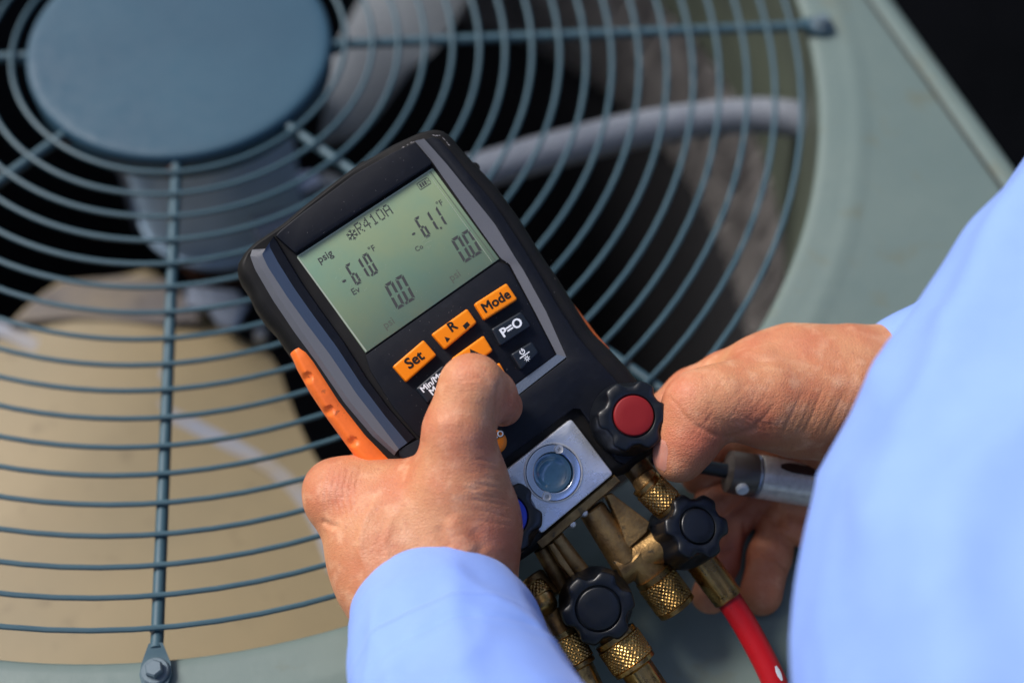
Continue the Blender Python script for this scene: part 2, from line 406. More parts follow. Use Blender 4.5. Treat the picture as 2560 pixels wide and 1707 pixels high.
for k in range(8):
    t = SP0 + k * math.pi / 4 + (math.radians(1.0) if k == 6 else 0); d = Vector((math.cos(t), math.sin(t), 0)); sv = Vector((-d.y, d.x, 0))
    for j in range(18):
        for sg in (-1, 1):
            if random.random() < .25: continue
            c_ = d * ((6.142 + j) * U + random.uniform(-.0012, .0012)) + sv * (sg * random.uniform(.0012, .0024)) + Vector((0, 0, -.0012)); r_ = random.uniform(.0009, .0017)
            mb.add([c_ + Vector(v) * r_ for v in ((1, 0, 0), (-1, 0, 0), (0, 1, 0), (0, -1, 0), (0, 0, 1), (0, 0, -1))], [(0, 2, 4), (2, 1, 4), (1, 3, 4), (3, 0, 4), (2, 0, 5), (1, 2, 5), (3, 1, 5), (0, 3, 5)])
o = acpart(mb, 'weld_beads', 'weld', 60); o['kind'] = 'stuff'
# hub cap
mb = MB(); rh = 5.61 * U
mb.revolve((0, 0, -.018), (0, 0, 1), [(0, rh - .004), (.0, rh - .0012), (.010, rh - .0004), (.0165, rh), (.0188, rh - .0005), (.0200, rh - .0016), (.0205, rh - .0032), (.0208, rh - .008), (.0212, rh * .5), (.0214, .001)], 96)
acpart(mb, 'hub_cap', 'cap', 60)
for k in range(8):                                          # weld lugs
    t = SP0 + k * math.pi / 4; d = Vector((math.cos(t), math.sin(t), 0)); mb = MB()
    mb.tube([d * (rh - .004) + Vector((0, 0, -.010)), d * (rh + .006) + Vector((0, 0, -.0055))], .0042, 10); acpart(mb, 'weld_lug', 'rust' if k in (5, 6) else 'wire')
# motor
mb = MB(); mb.revolve((.004, .0, -.168), (.004, .0, 0), [(0, .030), (.002, .046), (.006, .053), (.012, .056), (.014, .058), (.018, .058), (.02, .056), (.12, .0565), (.145, .0565), (.150, .054), (.16, .054)], 64)
acpart(mb, 'fan_motor', 'motor')
mb = MB(); mb.tube([(-.050, -.012, -.02), (-.052, -.016, -.07), (-.053, -.016, -.165)], .004, 8); acpart(mb, 'motor_strap', 'galv')
mb = MB(); mb.revolve((-.052, -.028, -.012), (-.052, -.028, 0), [(0, .005), (.006, .005), (.007, .004)], 12); acpart(mb, 'motor_screw', 'galv')
# fan: hub and three blades
mb = MB(); mb.revolve((0, 0, -.212), (0, 0, 0), [(0, .02), (.004, .034), (.03, .034), (.034, .024), (.05, .012)], 40)
fan = acpart(mb, 'fan_hub', 'rust')
def blade(A, B, zA, zB, camber, m, name='fan_blade'):
    na, nb = 24, 16
    A = resample(catmull([on_z(u, v, zA) for u, v in A], 6), na); B = resample(catmull([on_z(u, v, zB) for u, v in B], 6), na)
    mb = MB(); th = .0016
    def P(i, j, s): 
        t = j / (nb - 1); p = A[i].lerp(B[i], t); p.z += camber * 4 * t * (1 - t) + s * th / 2; return p
    for s in (1, -1):
        vs_ = [P(i, j, s) for i in range(na) for j in range(nb)]
        mb.add(vs_, [(i * nb + j, i * nb + j + 1, (i + 1) * nb + j + 1, (i + 1) * nb + j) for i in range(na - 1) for j in range(nb - 1)])
    n2 = na * nb
    edge = [(i, 0) for i in range(na)] + [(na - 1, j) for j in range(1, nb)] + [(i, nb - 1) for i in range(na - 2, -1, -1)] + [(0, j) for j in range(nb - 2, 0, -1)]
    ids = [i * nb + j for i, j in edge]
    for k in range(len(ids)):
        a, b = ids[k], ids[(k + 1) % len(ids)]; mb.f.append((a, b, b + n2, a + n2))
    o = build(mb, name, M[m], None, 50); o.parent = fan; return o, A, B
q = 1.0884
b1, A1, B1 = blade([(330, 702), (166, 702), (111, 731), (30, 805), (-20, 870), (-160, 1090), (-240, 1400), (-220, 1790)],
      [(430, 715), (480, 770), (550, 818), (610, 853), (668, 884), (692, 910), (715, 977), (736, 1034), (772, 1116), (800, 1165), (850, 1350), (890, 1600), (920, 1790)], -.160, -.172, .014, 'blade')
blade([(748 * q, 250 * q), (752 * q, 180 * q), (770 * q, 110 * q), (860 * q, -60 * q), (930 * q, -200 * q)], [(735 * q, 335 * q), (835 * q, 300 * q), (940 * q, 165 * q), (1012 * q, 100 * q), (1120 * q, -90 * q)], -.15, -.175, .006, 'blade_shaded')
blade([(540 * q, 600 * q), (556 * q, 520 * q), (556 * q, 452 * q), (640 * q, 415 * q), (760 * q, 400 * q)], [(620 * q, 640 * q), (690 * q, 640 * q), (800 * q, 620 * q), (900 * q, 590 * q), (980 * q, 560 * q)], -.15, -.17, .006, 'blade_shaded')
# bright fixing brackets of the blades and the stiffening rib
def bracket(P, z, m='galv', name='blade_bracket'):
    w = [on_z(u * q, v * q, z) for u, v in P]; mb = MB()
    mb.loft([[p + Vector((0, 0, -.004)) for p in w], w, [p.lerp(sum(w, Vector()) / len(w), .12) + Vector((0, 0, .002)) for p in w]], True, True, True)
    o = build(mb, name, M[m], None, 30); o.parent = fan; return o
bracket([(425, 655), (545, 668), (570, 700), (540, 755), (500, 748), (480, 715), (425, 705)], -.148)
bracket([(640, 405), (720, 395), (745, 420), (700, 445), (640, 430)], -.14)
bracket([(x / q, y / q) for x, y in ((24, 812), (108, 733), (165, 704), (300, 690), (420, 700), (476, 760), (500, 800), (420, 812), (300, 806), (180, 800), (90, 806))], -.1505, 'root_shade', 'root_shade_plate')  # added plate standing in for the motor's shadow on the tan blade's root
def blade_pt(i, t): 
    p = A1[i].lerp(B1[i], t); p.z += .014 * 4 * t * (1 - t); return p
mb = MB(); rib = []
for (u, v) in [(-60, 800), (8, 832), (111, 874), (259, 946), (412, 1030), (515, 1082), (643, 1152), (720, 1208), (775, 1272), (810, 1340), (840, 1430)]:
    u /= q; v /= q
    best = min(((blade_pt(i, t / 30), (Vector(px_of(np.array([blade_pt(i, t / 30)]))[0]) - Vector((u * q, v * q))).length) for i in range(24) for t in range(31)), key=lambda e: e[1])
    rib.append(on_z(u * q, v * q, best[0].z))
for _ in range(3):
    zz = [p.z for p in rib]
    for i in range(1, len(rib) - 1): rib[i].z = (zz[i - 1] + zz[i] * 2 + zz[i + 1]) / 4
rib = catmull(rib, 6)
rg = []
for i, p in enumerate(rib):
    t = (rib[min(i + 1, len(rib) - 1)] - rib[max(i - 1, 0)]); t.normalize(); s_ = Vector((-t.y, t.x, 0)).normalized()
    rg.append([p + s_ * .0055 + Vector((0, 0, -.004)), p + s_ * .0048 + Vector((0, 0, .0022)), p - s_ * .0048 + Vector((0, 0, .0022)), p - s_ * .0055 + Vector((0, 0, -.004))])
mb.loft(rg, True); o = build(mb, 'blade_rib', M['rib'], None, 60); o.parent = fan
for (u, v) in ((374, 868), (600, 770)):
    p = on_z(u * q, v * q, -.158); mb = MB(); mb.revolve(p - Vector((0, 0, .004)), p + Vector((0, 0, 1)), [(0, .005), (.006, .005), (.009, .003)], 14)
    o = build(mb, 'rivet', M['galv']); o.parent = fan
# conduit from the motor to the wall
cp = catmull([on_z(u, v, z) for (u, v, z) in ((640, 590, -.075), (900, 520, -.075), (1190, 432, -.08), (1400, 372, -.08), (1632, 318, -.08), (1850, 292, -.078), (1960, 295, -.074), (2060, 318, -.07), (2120, 345, -.068))], 10)
mb = MB(); mb.tube(cp, .0122, 16); acpart(mb, 'wiring_conduit', 'conduit')

# ------------------------------------------------------------------ digital manifold meter
dev = empty('digital_manifold', mat=DM)
tag(dev, 'black handheld refrigerant gauge with green display, orange keys and brass valves, held in both hands', 'gauge')
def dpart(mb, name, m, smooth=40, parent=None): return build(mb, name, M[m], parent or dev, smooth)
SIL = [(596, 662), (613, 633), (640, 608), (703, 566), (760, 518), (824, 468), (881, 425), (981, 367), (1042, 339), (1074, 330), (1103, 331), (1126, 346), (1149, 375), (1189, 418), (1239, 471), (1297, 551), (1354, 644),
       (1397, 705), (1430, 759), (1474, 830), (1517, 871), (1562, 918), (1615, 985), (1668, 1060), (1672, 1090), (1655, 1112), (1560, 1186), (1535, 1192), (1372, 1320), (1352, 1365), (1296, 1404), (1270, 1410), (1230, 1395), (1130, 1310), (1030, 1230), (960, 1170), (890, 1110), (817, 1030), (775, 962), (735, 900), (690, 835), (662, 805), (637, 770), (622, 735), (601, 703), (593, 684)]
ZS = -13
sil = resample([dl(u, v, ZS) for u, v in SIL], 220, True)
# the front outline pulls in from the silhouette
def front_inset(p_px):
    return 0
mb = MB()
nsil = len(sil); wts = []
for i in range(nsil):
    t = sil[(i + 3) % nsil] - sil[i - 3]; t.normalize(); ny = Vector((-t.y, t.x)); cen = Vector((0, -.03)); 
    if ny.dot(Vector((sil[i].x, sil[i].y)) - cen) < 0: ny = -ny
    wts.append(1 - .6 * max(0, ny.y) - .2 * max(0, -ny.x))
def lvl(d, z):
    base = inset(sil, 1.0)
    return [Vector((p.x + (b.x - p.x) * d * MM * w, p.y + (b.y - p.y) * d * MM * w, z * MM)) for p, b, w in zip(sil, base, wts)]
mb.loft([lvl(7, -38), lvl(3.5, -37), lvl(1.2, -33), lvl(.4, -24), lvl(0, -16), lvl(0, -12), lvl(.5, -9), lvl(1.6, -6.5), lvl(3.2, -4.6), lvl(4.8, -3.4), lvl(6.0, -3.0)], True, True, True)
dpart(mb, 'housing', 'rubber', 40)
def prism(P, z0, z1, ch, name, m, parent=None, r=0.0, zfun=None):
    P = [dl(u, v, z1) for u, v in P]
    if r: P = round_poly(P, r * MM)
    mb = MB()
    mb.loft([setz(P, z0), setz(P, z1 - ch), setz(inset(P, ch * .35 * MM), z1 - ch * .3), setz(inset(P, ch * MM), z1)], True, True, True)
    return dpart(mb, name, m, 30, parent)
# raised front deck: right rail + lower deck (with a notch for the valve block)
DECK = [(1062, 350), (1080, 342), (1098, 347), (1122, 372), (1165, 425), (1230, 500), (1290, 590), (1345, 680), (1395, 765), (1440, 835), (1490, 895), (1540, 950), (1600, 1030), (1640, 1085), (1632, 1102),
        (1562, 1160), (1543, 1152), (1462, 1038), (1450, 1022), (1434, 1022), (1258, 1150), (1195, 1196), (1290, 1330), (1262, 1352), (1225, 1340), (1130, 1250), (1000, 1140), (996, 1124), (1045, 1098), (1090, 1115), (1130, 1105), (1240, 1030), (1300, 985), (1415, 897), (1416, 888),
        (1365, 778), (1309, 676), (1288, 644), (1237, 560), (1118, 412)]
prism(DECK, -4.5, 0, .5, 'front_deck', 'deck')
def strip(curves, name, m, smooth=30, caps=True, n=40):
    """curves: lists of (u,v,z) running alongside each other"""
    C = [resample([dl(*p) for p in c], n) for c in curves]
    mb = MB(); k = len(C)
    mb.loft([[C[j][i] for j in range(k)] for i in range(n)], True, caps, caps)
    return dpart(mb, name, m, smooth)
# grey chamfer strip, right
s_out = [(1060, 347, .15), (1118, 412, .15), (1237, 560, .15), (1288, 644, .15), (1309, 676, .15), (1365, 778, .15), (1416, 892, .15)]
s_in = [(1037, 353, -1.7), (1080, 404, -1.7), (1190, 560, -1.7), (1252, 646, -1.7), (1274, 660, -1.7), (1335, 775, -1.7), (1392, 886, -1.7)]
strip([s_out, [(u, v, -1.7) for u, v, z in s_in], [(u, v, -4) for u, v, z in s_in], [(u, v, -4) for u, v, z in s_out]], 'bezel_strip', 'grey', n=80)
s_out = [(1416, 892, .1), (1300, 983, .1), (1240, 1030, .1), (1130, 1105, .1)]
s_in = [(1392, 886, -1.7), (1285, 965, -1.7), (1225, 1010, -1.7), (1115, 1085, -1.7)]
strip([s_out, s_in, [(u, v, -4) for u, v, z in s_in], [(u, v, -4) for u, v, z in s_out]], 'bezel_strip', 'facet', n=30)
# left rail
r0 = [(627, 624, -3.6), (622, 640, -3.6), (634, 674, -3.6), (678, 750, -3.6), (731, 829, -3.6), (790, 908, -3.6), (860, 1010, -3.6), (930, 1092, -3.6), (985, 1140, -3.6)]
r1 = [(645, 628, -.2), (640, 640, -.2), (652, 668, -.2), (696, 742, -.2), (748, 820, -.2), (803, 900, -.2), (872, 1000, -.2), (940, 1082, -.2), (990, 1130, -.2)]
r2 = [(664, 622, .8), (655, 636, .8), (670, 668, .8), (718, 742, .8), (767, 810, .8), (826, 888, .8), (892, 985, .8), (955, 1066, .8), (997, 1122, .8)]
r3 = [(683, 592, -1.2), (690, 602, -1.2), (712, 640, -1.2), (752, 706, -1.2), (800, 775, -1.2), (856, 852, -1.2), (915, 945, -1.2), (972, 1022, -1.2), (1036, 1094, -1.2)]
r4 = [(u + 4, v - 2, -4.2) for u, v, z in r3]
strip([r0, r1, r2, [(u, v, -5) for u, v, z in r2], [(u, v, -5) for u, v, z in r0]], 'left_rail', 'grey', 20, n=80)
r2b = [(a[0] * .45 + b[0] * .55, a[1] * .45 + b[1] * .55, -.1) for a, b in zip(r2, r3)]
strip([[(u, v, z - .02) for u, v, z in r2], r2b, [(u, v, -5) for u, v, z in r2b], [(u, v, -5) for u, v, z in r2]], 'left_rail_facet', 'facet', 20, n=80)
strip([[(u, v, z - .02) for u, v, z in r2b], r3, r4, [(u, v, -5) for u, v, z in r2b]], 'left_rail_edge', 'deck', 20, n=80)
# head panel above the display
prism([(699, 577), (760, 528), (826, 480), (885, 436), (980, 382), (1038, 356), (1080, 405), (1077, 412), (739, 632), (728, 624), (690, 590)], -4.5, 0, .6, 'head_panel', 'deck')
# key panel
prism([(914, 888), (1246, 655), (1270, 662), (1333, 777), (1389, 886), (1285, 962), (1225, 1007), (1118, 1082), (1045, 1090), (985, 1020), (925, 925)], -4.5, -2.1, .3, 'key_panel', 'deck')
# display
disp = prism([(742, 641), (1082, 421), (1248, 647), (914, 882)], -4.5, -2.3, .15, 'display', 'lcd')
ZL = -2.22
def dline(P, w, z, name, m, parent=disp):
    P = [dl(u, v, z) for u, v in P]; mb = MB()
    for a, b in zip(P[:-1], P[1:]):
        d = (b - a).normalized(); s_ = Vector((-d.y, d.x, 0)) * w * MM / 2; up = Vector((0, 0, .12 * MM))
        mb.add([a - s_, a + s_, b + s_, b - s_, a - s_ + up, a + s_ + up, b + s_ + up, b - s_ + up], [(4, 5, 6, 7), (0, 4, 7, 3), (1, 2, 6, 5), (0, 1, 5, 4), (3, 7, 6, 2)])
    return dpart(mb, name, m, 0, parent)
dline([(744, 643), (916, 879)], .7, -2.3, 'display_edge', 'lcd_edge')
dline([(744, 641), (1080, 423)], .45, -2.3, 'display_edge', 'lcd_edge')
dline([(1076, 430), (1238, 650)], .35, -2.3, 'display_edge', 'seg_light')
dline([(1070, 434), (1230, 655)], .2, -2.3, 'display_edge', 'lcd_edge')
def z1(x, y): return (560 + x / 2.8, 300 + y / 2.8)
def z2(x, y): return (560 + x / 2.8, 700 + y / 2.8)
TXT = {}
def text_verts(s, bold):
    if (s, bold) not in TXT:
        c = bpy.data.curves.new('t', 'FONT'); c.body = s; c.size = 1; c.offset = bold; c.resolution_u = 3; c.fill_mode = 'FRONT'
        o = bpy.data.objects.new('t', c); COL.objects.link(o); dg = bpy.context.evaluated_depsgraph_get(); dg.update()
        me = o.evaluated_get(dg).to_mesh()
        TXT[(s, bold)] = ([v.co.copy() for v in me.vertices], [tuple(p.vertices) for p in me.polygons])
        o.to_mesh_clear(); bpy.data.objects.remove(o); bpy.data.curves.remove(c)
    return TXT[(s, bold)]
def text(s, a, b, z, m, parent, bold=.0, squash=1.0, name='lettering'):
    hb = bold if bold > .015 else 0; bold = 0 if hb else bold
    """text from pixel a to pixel b along its baseline"""
    V, Fs = text_verts(s, bold)
    A = dl(a[0], a[1], z); B = dl(b[0], b[1], z); e = (B - A); ln = e.length; e.normalize(); n = Vector((-e.y, e.x, 0))
    x0 = min(v.x for v in V); x1 = max(v.x for v in V); k = ln / (x1 - x0)
    mb = MB(); sh = [(0, 0)] if not hb else [(0, 0), (hb, 0), (-hb, 0), (0, hb * .7), (0, -hb * .7), (hb * .7, hb * .5), (-hb * .7, -hb * .5), (hb * .7, -hb * .5), (-hb * .7, hb * .5)]
    for i, (sx, sy) in enumerate(sh):
        mb.add([A + e * ((v.x - x0 + sx) * k) + n * ((v.y + sy) * k * squash) + Vector((0, 0, i * .004 * MM)) for v in V], Fs)
    return dpart(mb, name, m, 0, parent)
def poly2(polys, name, m, parent, thick=.06):
    mb = MB()
    for P in polys:
        mb.loft([[p - Vector((0, 0, thick * MM)) for p in P], P], True, False, True)
    return dpart(mb, name, m, 0, parent)
SEG = {'0': 'abcdef', '1': 'bc', '6': 'afgecd', '4': 'fgbc'}
def digits(s, a, b, top, adv, wfrac, name, m='seg', z=ZL, open6=True):
    """7-segment string: baseline pixel a -> b gives direction, top pixel gives the digit's up vector"""
    A = dl(*a, z); e = (dl(*b, z) - A).normalized(); up = dl(*top, z) - A; h = up.length
    w = h * wfrac; t = h * .105; g_ = h * .018; polys = []
    def pt(x, y): return A + e * x + up * (y / h)
    x0 = 0
    for ch in s:
        if ch == '.':
            xd = x0 - adv * h * .16
            polys.append([pt(xd, 0), pt(xd + t * .8, 0), pt(xd + t * .8, t * .9), pt(xd, t * .9)]); continue
        hm = h / 2
        S_ = {'a': [(t * .3, h), (w - t * .3, h), (w - t, h - t), (t, h - t)], 'd': [(t * .3, 0), (t, t), (w - t, t), (w - t * .3, 0)],
              'f': [(0, h - t * .4), (0, hm + g_), (t, hm + t * .55), (t, h - t - g_)], 'b': [(w, h - t * .4), (w - t, h - t - g_), (w - t, hm + t * .55), (w, hm + g_)],
              'e': [(0, t * .4), (t, t + g_), (t, hm - t * .55), (0, hm - g_)], 'c': [(w, t * .4), (w, hm - g_), (w - t, hm - t * .55), (w - t, t + g_)],
              'g': [(t * .7, hm), (t * 1.2, hm + t * .5), (w - t * 1.2, hm + t * .5), (w - t * .7, hm), (w - t * 1.2, hm - t * .5), (t * 1.2, hm - t * .5)]}
        for k in SEG[ch]: polys.append([pt(x0 + px, py) for px, py in S_[k]])
        x0 += adv * h
    return poly2(polys, name, m, disp)
digits('0.0', z1(1212, 1330), z1(1352, 1245), z1(1118, 1155), .44, .34, 'pressure_digits')
digits('0.0', z1(1683, 1004), z1(1815, 922), z1(1585, 838), .44, .36, 'pressure_digits')
digits('61.0', z1(925, 1160), z1(1088, 1062), z1(843, 1020), .43, .30, 'temperature_digits')
digits('61.1', z1(1410, 830), z1(1565, 738), z1(1327, 692), .43, .30, 'temperature_digits')
def blob(c, ax, ay, name='minus_sign'):
    A = dl(*c, ZL); B = dl(c[0] + 30, c[1] - 19, ZL); e = (B - A).normalized(); n = Vector((-e.y, e.x, 0))
    poly2([[A + e * (math.cos(t) * ax * MM) + n * (math.sin(t) * ay * MM) for t in [2 * math.pi * i / 12 for i in range(12)]]], name, 'seg', disp)
blob(z1(841, 1127), 1.0, .55); blob(z1(1327, 797), .9, .5)
FONT57 = {'R': ['11110', '10001', '10001', '11110', '10100', '10010', '10001'], '4': ['00010', '00110', '01010', '10010', '11111', '00010', '00010'], '1': ['00100', '01100', '00100', '00100', '00100', '00100', '01110'],
          '0': ['01110', '10001', '10001', '10001', '10001', '10001', '01110'], 'A': ['01110', '10001', '10001', '11111', '10001', '10001', '10001']}
A = dl(*z1(950, 802), ZL); B = dl(*z1(1188, 652), ZL); e = (B - A).normalized(); n = Vector((-e.y, e.x, 0)); cw = (B - A).length / 29; polys = []
for ci, ch in enumerate('R410A'):
    for ry, row in enumerate(FONT57[ch]):
        for rx, bit in enumerate(row):
            if bit == '1':
                x = (ci * 6 + rx) * cw; y = (6 - ry) * cw * 1.22
                polys.append([A + e * (x + i * cw * .84) + n * (y + j * cw * 1.02) for i, j in ((0, 0), (1, 0), (1, 1), (0, 1))])
poly2(polys, 'refrigerant_name', 'seg', disp)
C0 = dl(*z1(897, 803), ZL); polys = []
def bar(p, q_, w):
    d = (q_ - p).normalized(); s_ = Vector((-d.y, d.x, 0)) * w * MM / 2; polys.append([p - s_, q_ - s_, q_ + s_, p + s_])
for k in range(6):
    t = math.pi / 2 + k * math.pi / 3 ; d = e * math.cos(t) + n * math.sin(t)
    bar(C0, C0 + d * 2.7 * MM, .38)
    for s_ in (-1, 1):
        t2 = t + s_ * .75; d2 = e * math.cos(t2) + n * math.sin(t2); bar(C0 + d * 1.4 * MM, C0 + d * 1.4 * MM + d2 * 1.1 * MM, .34)
poly2(polys, 'snowflake_symbol', 'seg', disp)
# battery symbol
Bc = dl(*z1(1360, 470), ZL); Be = dl(*z1(1452, 412), ZL); eb = (Be - Bc).normalized(); nb_ = Vector((-eb.y, eb.x, 0)); polys = []
def bx(x0, x1, y0, y1): polys.append([Bc + eb * x * MM + nb_ * y * MM for x, y in ((x0, y0), (x1, y0), (x1, y1), (x0, y1))])
bx(0, .3, -1.6, 1.6); bx(0.3, 5.9, 1.45, 1.75); bx(.3, 5.9, -1.75, -1.45); bx(5.9, 6.2, -1.2, 1.2)
for k in range(3): bx(.9 + k * 1.25, 1.8 + k * 1.25, -1.0, 1.0)
bx(4.7, 4.9, -1.3, 1.3); bx(5.25, 5.6, -.35, .35)
poly2(polys, 'battery_symbol', 'seg', disp)
text('psig', z1(672, 1002), z1(768, 945), ZL, 'seg', disp, .012)
text('psi', z1(1133, 1462), z1(1198, 1420), ZL, 'seg_light', disp, .01)
text('psi', z1(1596, 1130), z1(1660, 1088), ZL, 'seg_light', disp, .01)
text('Ev', z1(908, 1226), z1(958, 1198), ZL, 'seg', disp, .005)
text('Co', z1(1348, 922), z1(1397, 895), ZL, 'seg', disp, .005)
text('°F', z1(1025, 932), z1(1066, 908), ZL, 'seg', disp, .005)
text('°F', z1(1500, 612), z1(1538, 590), ZL, 'seg', disp, .005)
mb = MB()                                           # hairline scratches on the display
for (cx_, cy_, n_) in ((z1(900, 1160) + (9,)), (z1(1250, 1180) + (5,)), (z1(1500, 860) + (5,)), (z1(780, 1060) + (6,))):
    for i in range(n_):
        c_ = dl(cx_ + random.gauss(0, 14), cy_ + random.gauss(0, 12), -2.16); r_ = random.uniform(1.5, 6) * MM; a0 = random.uniform(0, 6.28); da = random.uniform(.2, .8)
        pp = [c_ + Vector((math.cos(a0 + da * k / 5) * r_, math.sin(a0 + da * k / 5) * r_ * .7, 0)) for k in range(6)]; w_ = .035 * MM
        mb.add([p + Vector((0, w_, 0)) for p in pp] + [p - Vector((0, w_, 0)) for p in pp], [(k, k + 1, 7 + k, 6 + k) for k in range(5)])
o = dpart(mb, 'scratches', 'lcd_edge', 0, disp); o['kind'] = 'stuff'
# keys
def key(P, m, z=1.2, r=1.0):
    P = [dl(*z2(x, y), -.2) for x, y in P]; mb = MB()
    def quad_in(d):
        out = []
        for i in range(4):
            a, b, c = P[i - 1], P[i], P[(i + 1) % 4]; e1 = (a - b).normalized(); e2 = (c - b).normalized(); sn = abs(e1.cross(e2).z)
            out.append(b + (e1 + e2) * (d * MM / sn))
        return round_poly(out, max(r - d * .6, .35) * MM)
    mb.loft([setz(quad_in(0), -3.5), setz(quad_in(0), z - .8), setz(quad_in(.1), z - .42), setz(quad_in(.3), z - .14), setz(quad_in(.65), z), setz(quad_in(1.2), z + .04)], True, True, True)
    return dpart(mb, 'key', m, 50)
ZK = 1.3
k_set = key([(1180, 605), (1395, 420), (1488, 527), (1275, 716)], 'orange')
k_r = key([(1452, 380), (1700, 202), (1769, 300), (1545, 488)], 'orange')
k_mode = key([(1750, 168), (1976, 24), (2053, 138), (1822, 284)], 'orange')
k_up = key([(1593, 548), (1815, 389), (1881, 496), (1655, 660)], 'orange')
k_dn = key([(1690, 735), (1926, 577), (1996, 702), (1765, 850)], 'orange')
k_p0 = key([(1868, 345), (2075, 222), (2146, 325), (1930, 466)], 'key')
k_pw = key([(2005, 520), (2150, 432), (2201, 510), (2075, 633)], 'key')
k_mm = key([(1342, 760), (1530, 597), (1625, 690), (1425, 866)], 'key')
ZT = ZK + .06
text('Set', z2(1300, 622), z2(1405, 545), ZT, 'ink_black', k_set, .034)
text('Mode', z2(1832, 228), z2(2010, 118), ZT, 'ink_black', k_mode, .034)
text('R', z2(1597, 362), z2(1638, 333), ZT, 'ink_black', k_r, .034)
text('P=O', z2(1962, 400), z2(2095, 310), ZT, 'ink_white', k_p0, .035)
text('Min/Max', z2(1398, 787), z2(1562, 648), ZT, 'ink_white', k_mm, .03)
text('Mean', z2(1462, 806), z2(1570, 715), ZT, 'ink_white', k_mm, .03)
def glyph(polys, name, m, parent): return poly2([[dl(*z2(x, y), ZT) for x, y in P] for P in polys], name, m, parent)
glyph([[(1670, 320), (1702, 290), (1722, 312), (1690, 345)]], 'stop_symbol', 'ink_black', k_r)
glyph([[(1543, 397), (1582, 408), (1560, 436)]], 'play_symbol', 'ink_black', k_r)
glyph([[(1722, 482), (1808, 522), (1730, 580)]], 'up_arrow', 'ink_black', k_up)
def ring_glyph(c, r0, r1, a0, a1, n=14):
    out = []
    for i in range(n):
        t0 = a0 + (a1 - a0) * i / n; t1 = a0 + (a1 - a0) * (i + 1) / n
        out.append([(c[0] + r_ * math.cos(t), c[1] + r_ * math.sin(t)) for r_, t in ((r0, t0), (r1, t0), (r1, t1), (r0, t1))])
    return out
G = ring_glyph((2088, 502), 13, 20, math.radians(-95), math.radians(205)) + [[(2078, 480), (2084, 477), (2092, 500), (2086, 503)]]
G += [[(2070, 545), (2136, 498), (2140, 504), (2074, 552)]]
G += ring_glyph((2121, 548), 7, 12, 0, 2 * math.pi) 
for i in range(8):
    t = i * math.pi / 4 + .2; c_, s_ = math.cos(t), math.sin(t)
    G.append([(2121 + c_ * 13 - s_ * 2, 548 + s_ * 13 + c_ * 2), (2121 + c_ * 22 - s_ * 2, 548 + s_ * 22 + c_ * 2), (2121 + c_ * 22 + s_ * 2, 548 + s_ * 22 - c_ * 2), (2121 + c_ * 13 + s_ * 2, 548 + s_ * 13 - c_ * 2)])
glyph(G, 'power_and_light_symbol', 'ink_white', k_pw)
# round badge
c = dl(1237, 1104, 0); mb = MB(); mb.revolve(c, c + Vector((0, 0, 1)), [(-.001, 5.4 * MM), (.0005, 5.4 * MM), (.0008, 5.1 * MM), (.001, 3.6 * MM)], 40)
bd = dpart(mb, 'badge', 'orange')
text('testo', (1196, 1112), (1262, 1088), 1.2, 'ink_black', bd, .05); text('testo', (1197, 1111), (1261, 1088), 1.28, 'ink_white', bd, .01)
# orange grip along the left side, with three dimples
gl = resample([dl(*p) for p in ((724, 886, -13), (731, 900, -13), (741, 924, -13), (774, 984, -13), (817, 1048, -13), (885, 1141, -13), (935, 1200, -13), (980, 1250, -13))], 90)
gr = resample([dl(*p) for p in ((746, 870, -5), (764, 880, -5), (784, 905, -5), (847, 1003, -5), (917, 1092, -5), (955, 1134, -5), (1010, 1190, -5), (1060, 1235, -5))], 90)
mb = MB(); nj = 20; dn = Vector((-.55, 0, .83)).normalized()
dims = [dl(u, v, -9) for u, v in ((771, 944), (824, 1026), (883, 1104), (950, 1175))]
vs_ = []
for i in range(90):
    for j in range(nj):
        t = j / (nj - 1); p = gl[i].lerp(gr[i], t); dd_ = (gl[i] - gr[i]).length / MM * t
        p.z = MM * float(np.interp(dd_, [0, .45, 1.4, 2.7, 4.0, 5.0, 20], [-12, -9, -6.5, -4.6, -3.4, -3.0, -3.0]))
        h = 1.3 * (1 - (2 * t - 1) ** 6) ; endf = min(1, i / 5)
        for d_ in dims:
            rr = ((p - d_).x ** 2 + (p - d_).y ** 2) ** .5 / (2.35 * MM)
            if rr < 1: h -= 1.3 * (1 - rr ** 4)
        vs_.append(p + dn * ((h * (endf ** .5) - .4) * MM))
mb.add(vs_, [(i * nj + j, i * nj + j + 1, (i + 1) * nj + j + 1, (i + 1) * nj + j) for i in range(89) for j in range(nj - 1)])
dpart(mb, 'side_grip', 'grip', 40)
strip([[(1426, 750, -13), (1452, 792, -13), (1482, 832, -13), (1522, 874, -13)], [(1434, 760, -18), (1462, 796, -18), (1490, 834, -18), (1524, 872, -18)], [(1420, 756, -18), (1446, 800, -18), (1474, 838, -18), (1512, 874, -18)]], 'side_grip', 'grip')
# torn edge of the rubber boot, left; strap lug, top; lug, right
mb = MB()
strip([[(630, 722, -9), (650, 738, -8.5), (668, 752, -8), (684, 760, -7.5), (690, 790, -7.5), (694, 822, -8)], [(627, 732, -9), (646, 750, -9), (664, 762, -9), (676, 768, -9), (682, 792, -9), (688, 824, -9)], [(632, 736, -13), (648, 756, -13), (660, 780, -13), (668, 796, -13), (676, 812, -13), (684, 828, -13)]], 'torn_boot_edge', 'rubber', n=24)
prism([(884, 423), (900, 408), (910, 402), (922, 404), (926, 412), (905, 424)], -22, -14, .4, 'strap_lug', 'rubber')
c = dl(1187, 418, -14); mb = MB(); mb.revolve(c - Vector((0, 0, .004)), c + Vector((0, 0, 1)), [(0, .0016), (.003, .0026), (.006, .0016)], 16); dpart(mb, 'strap_lug', 'rubber')
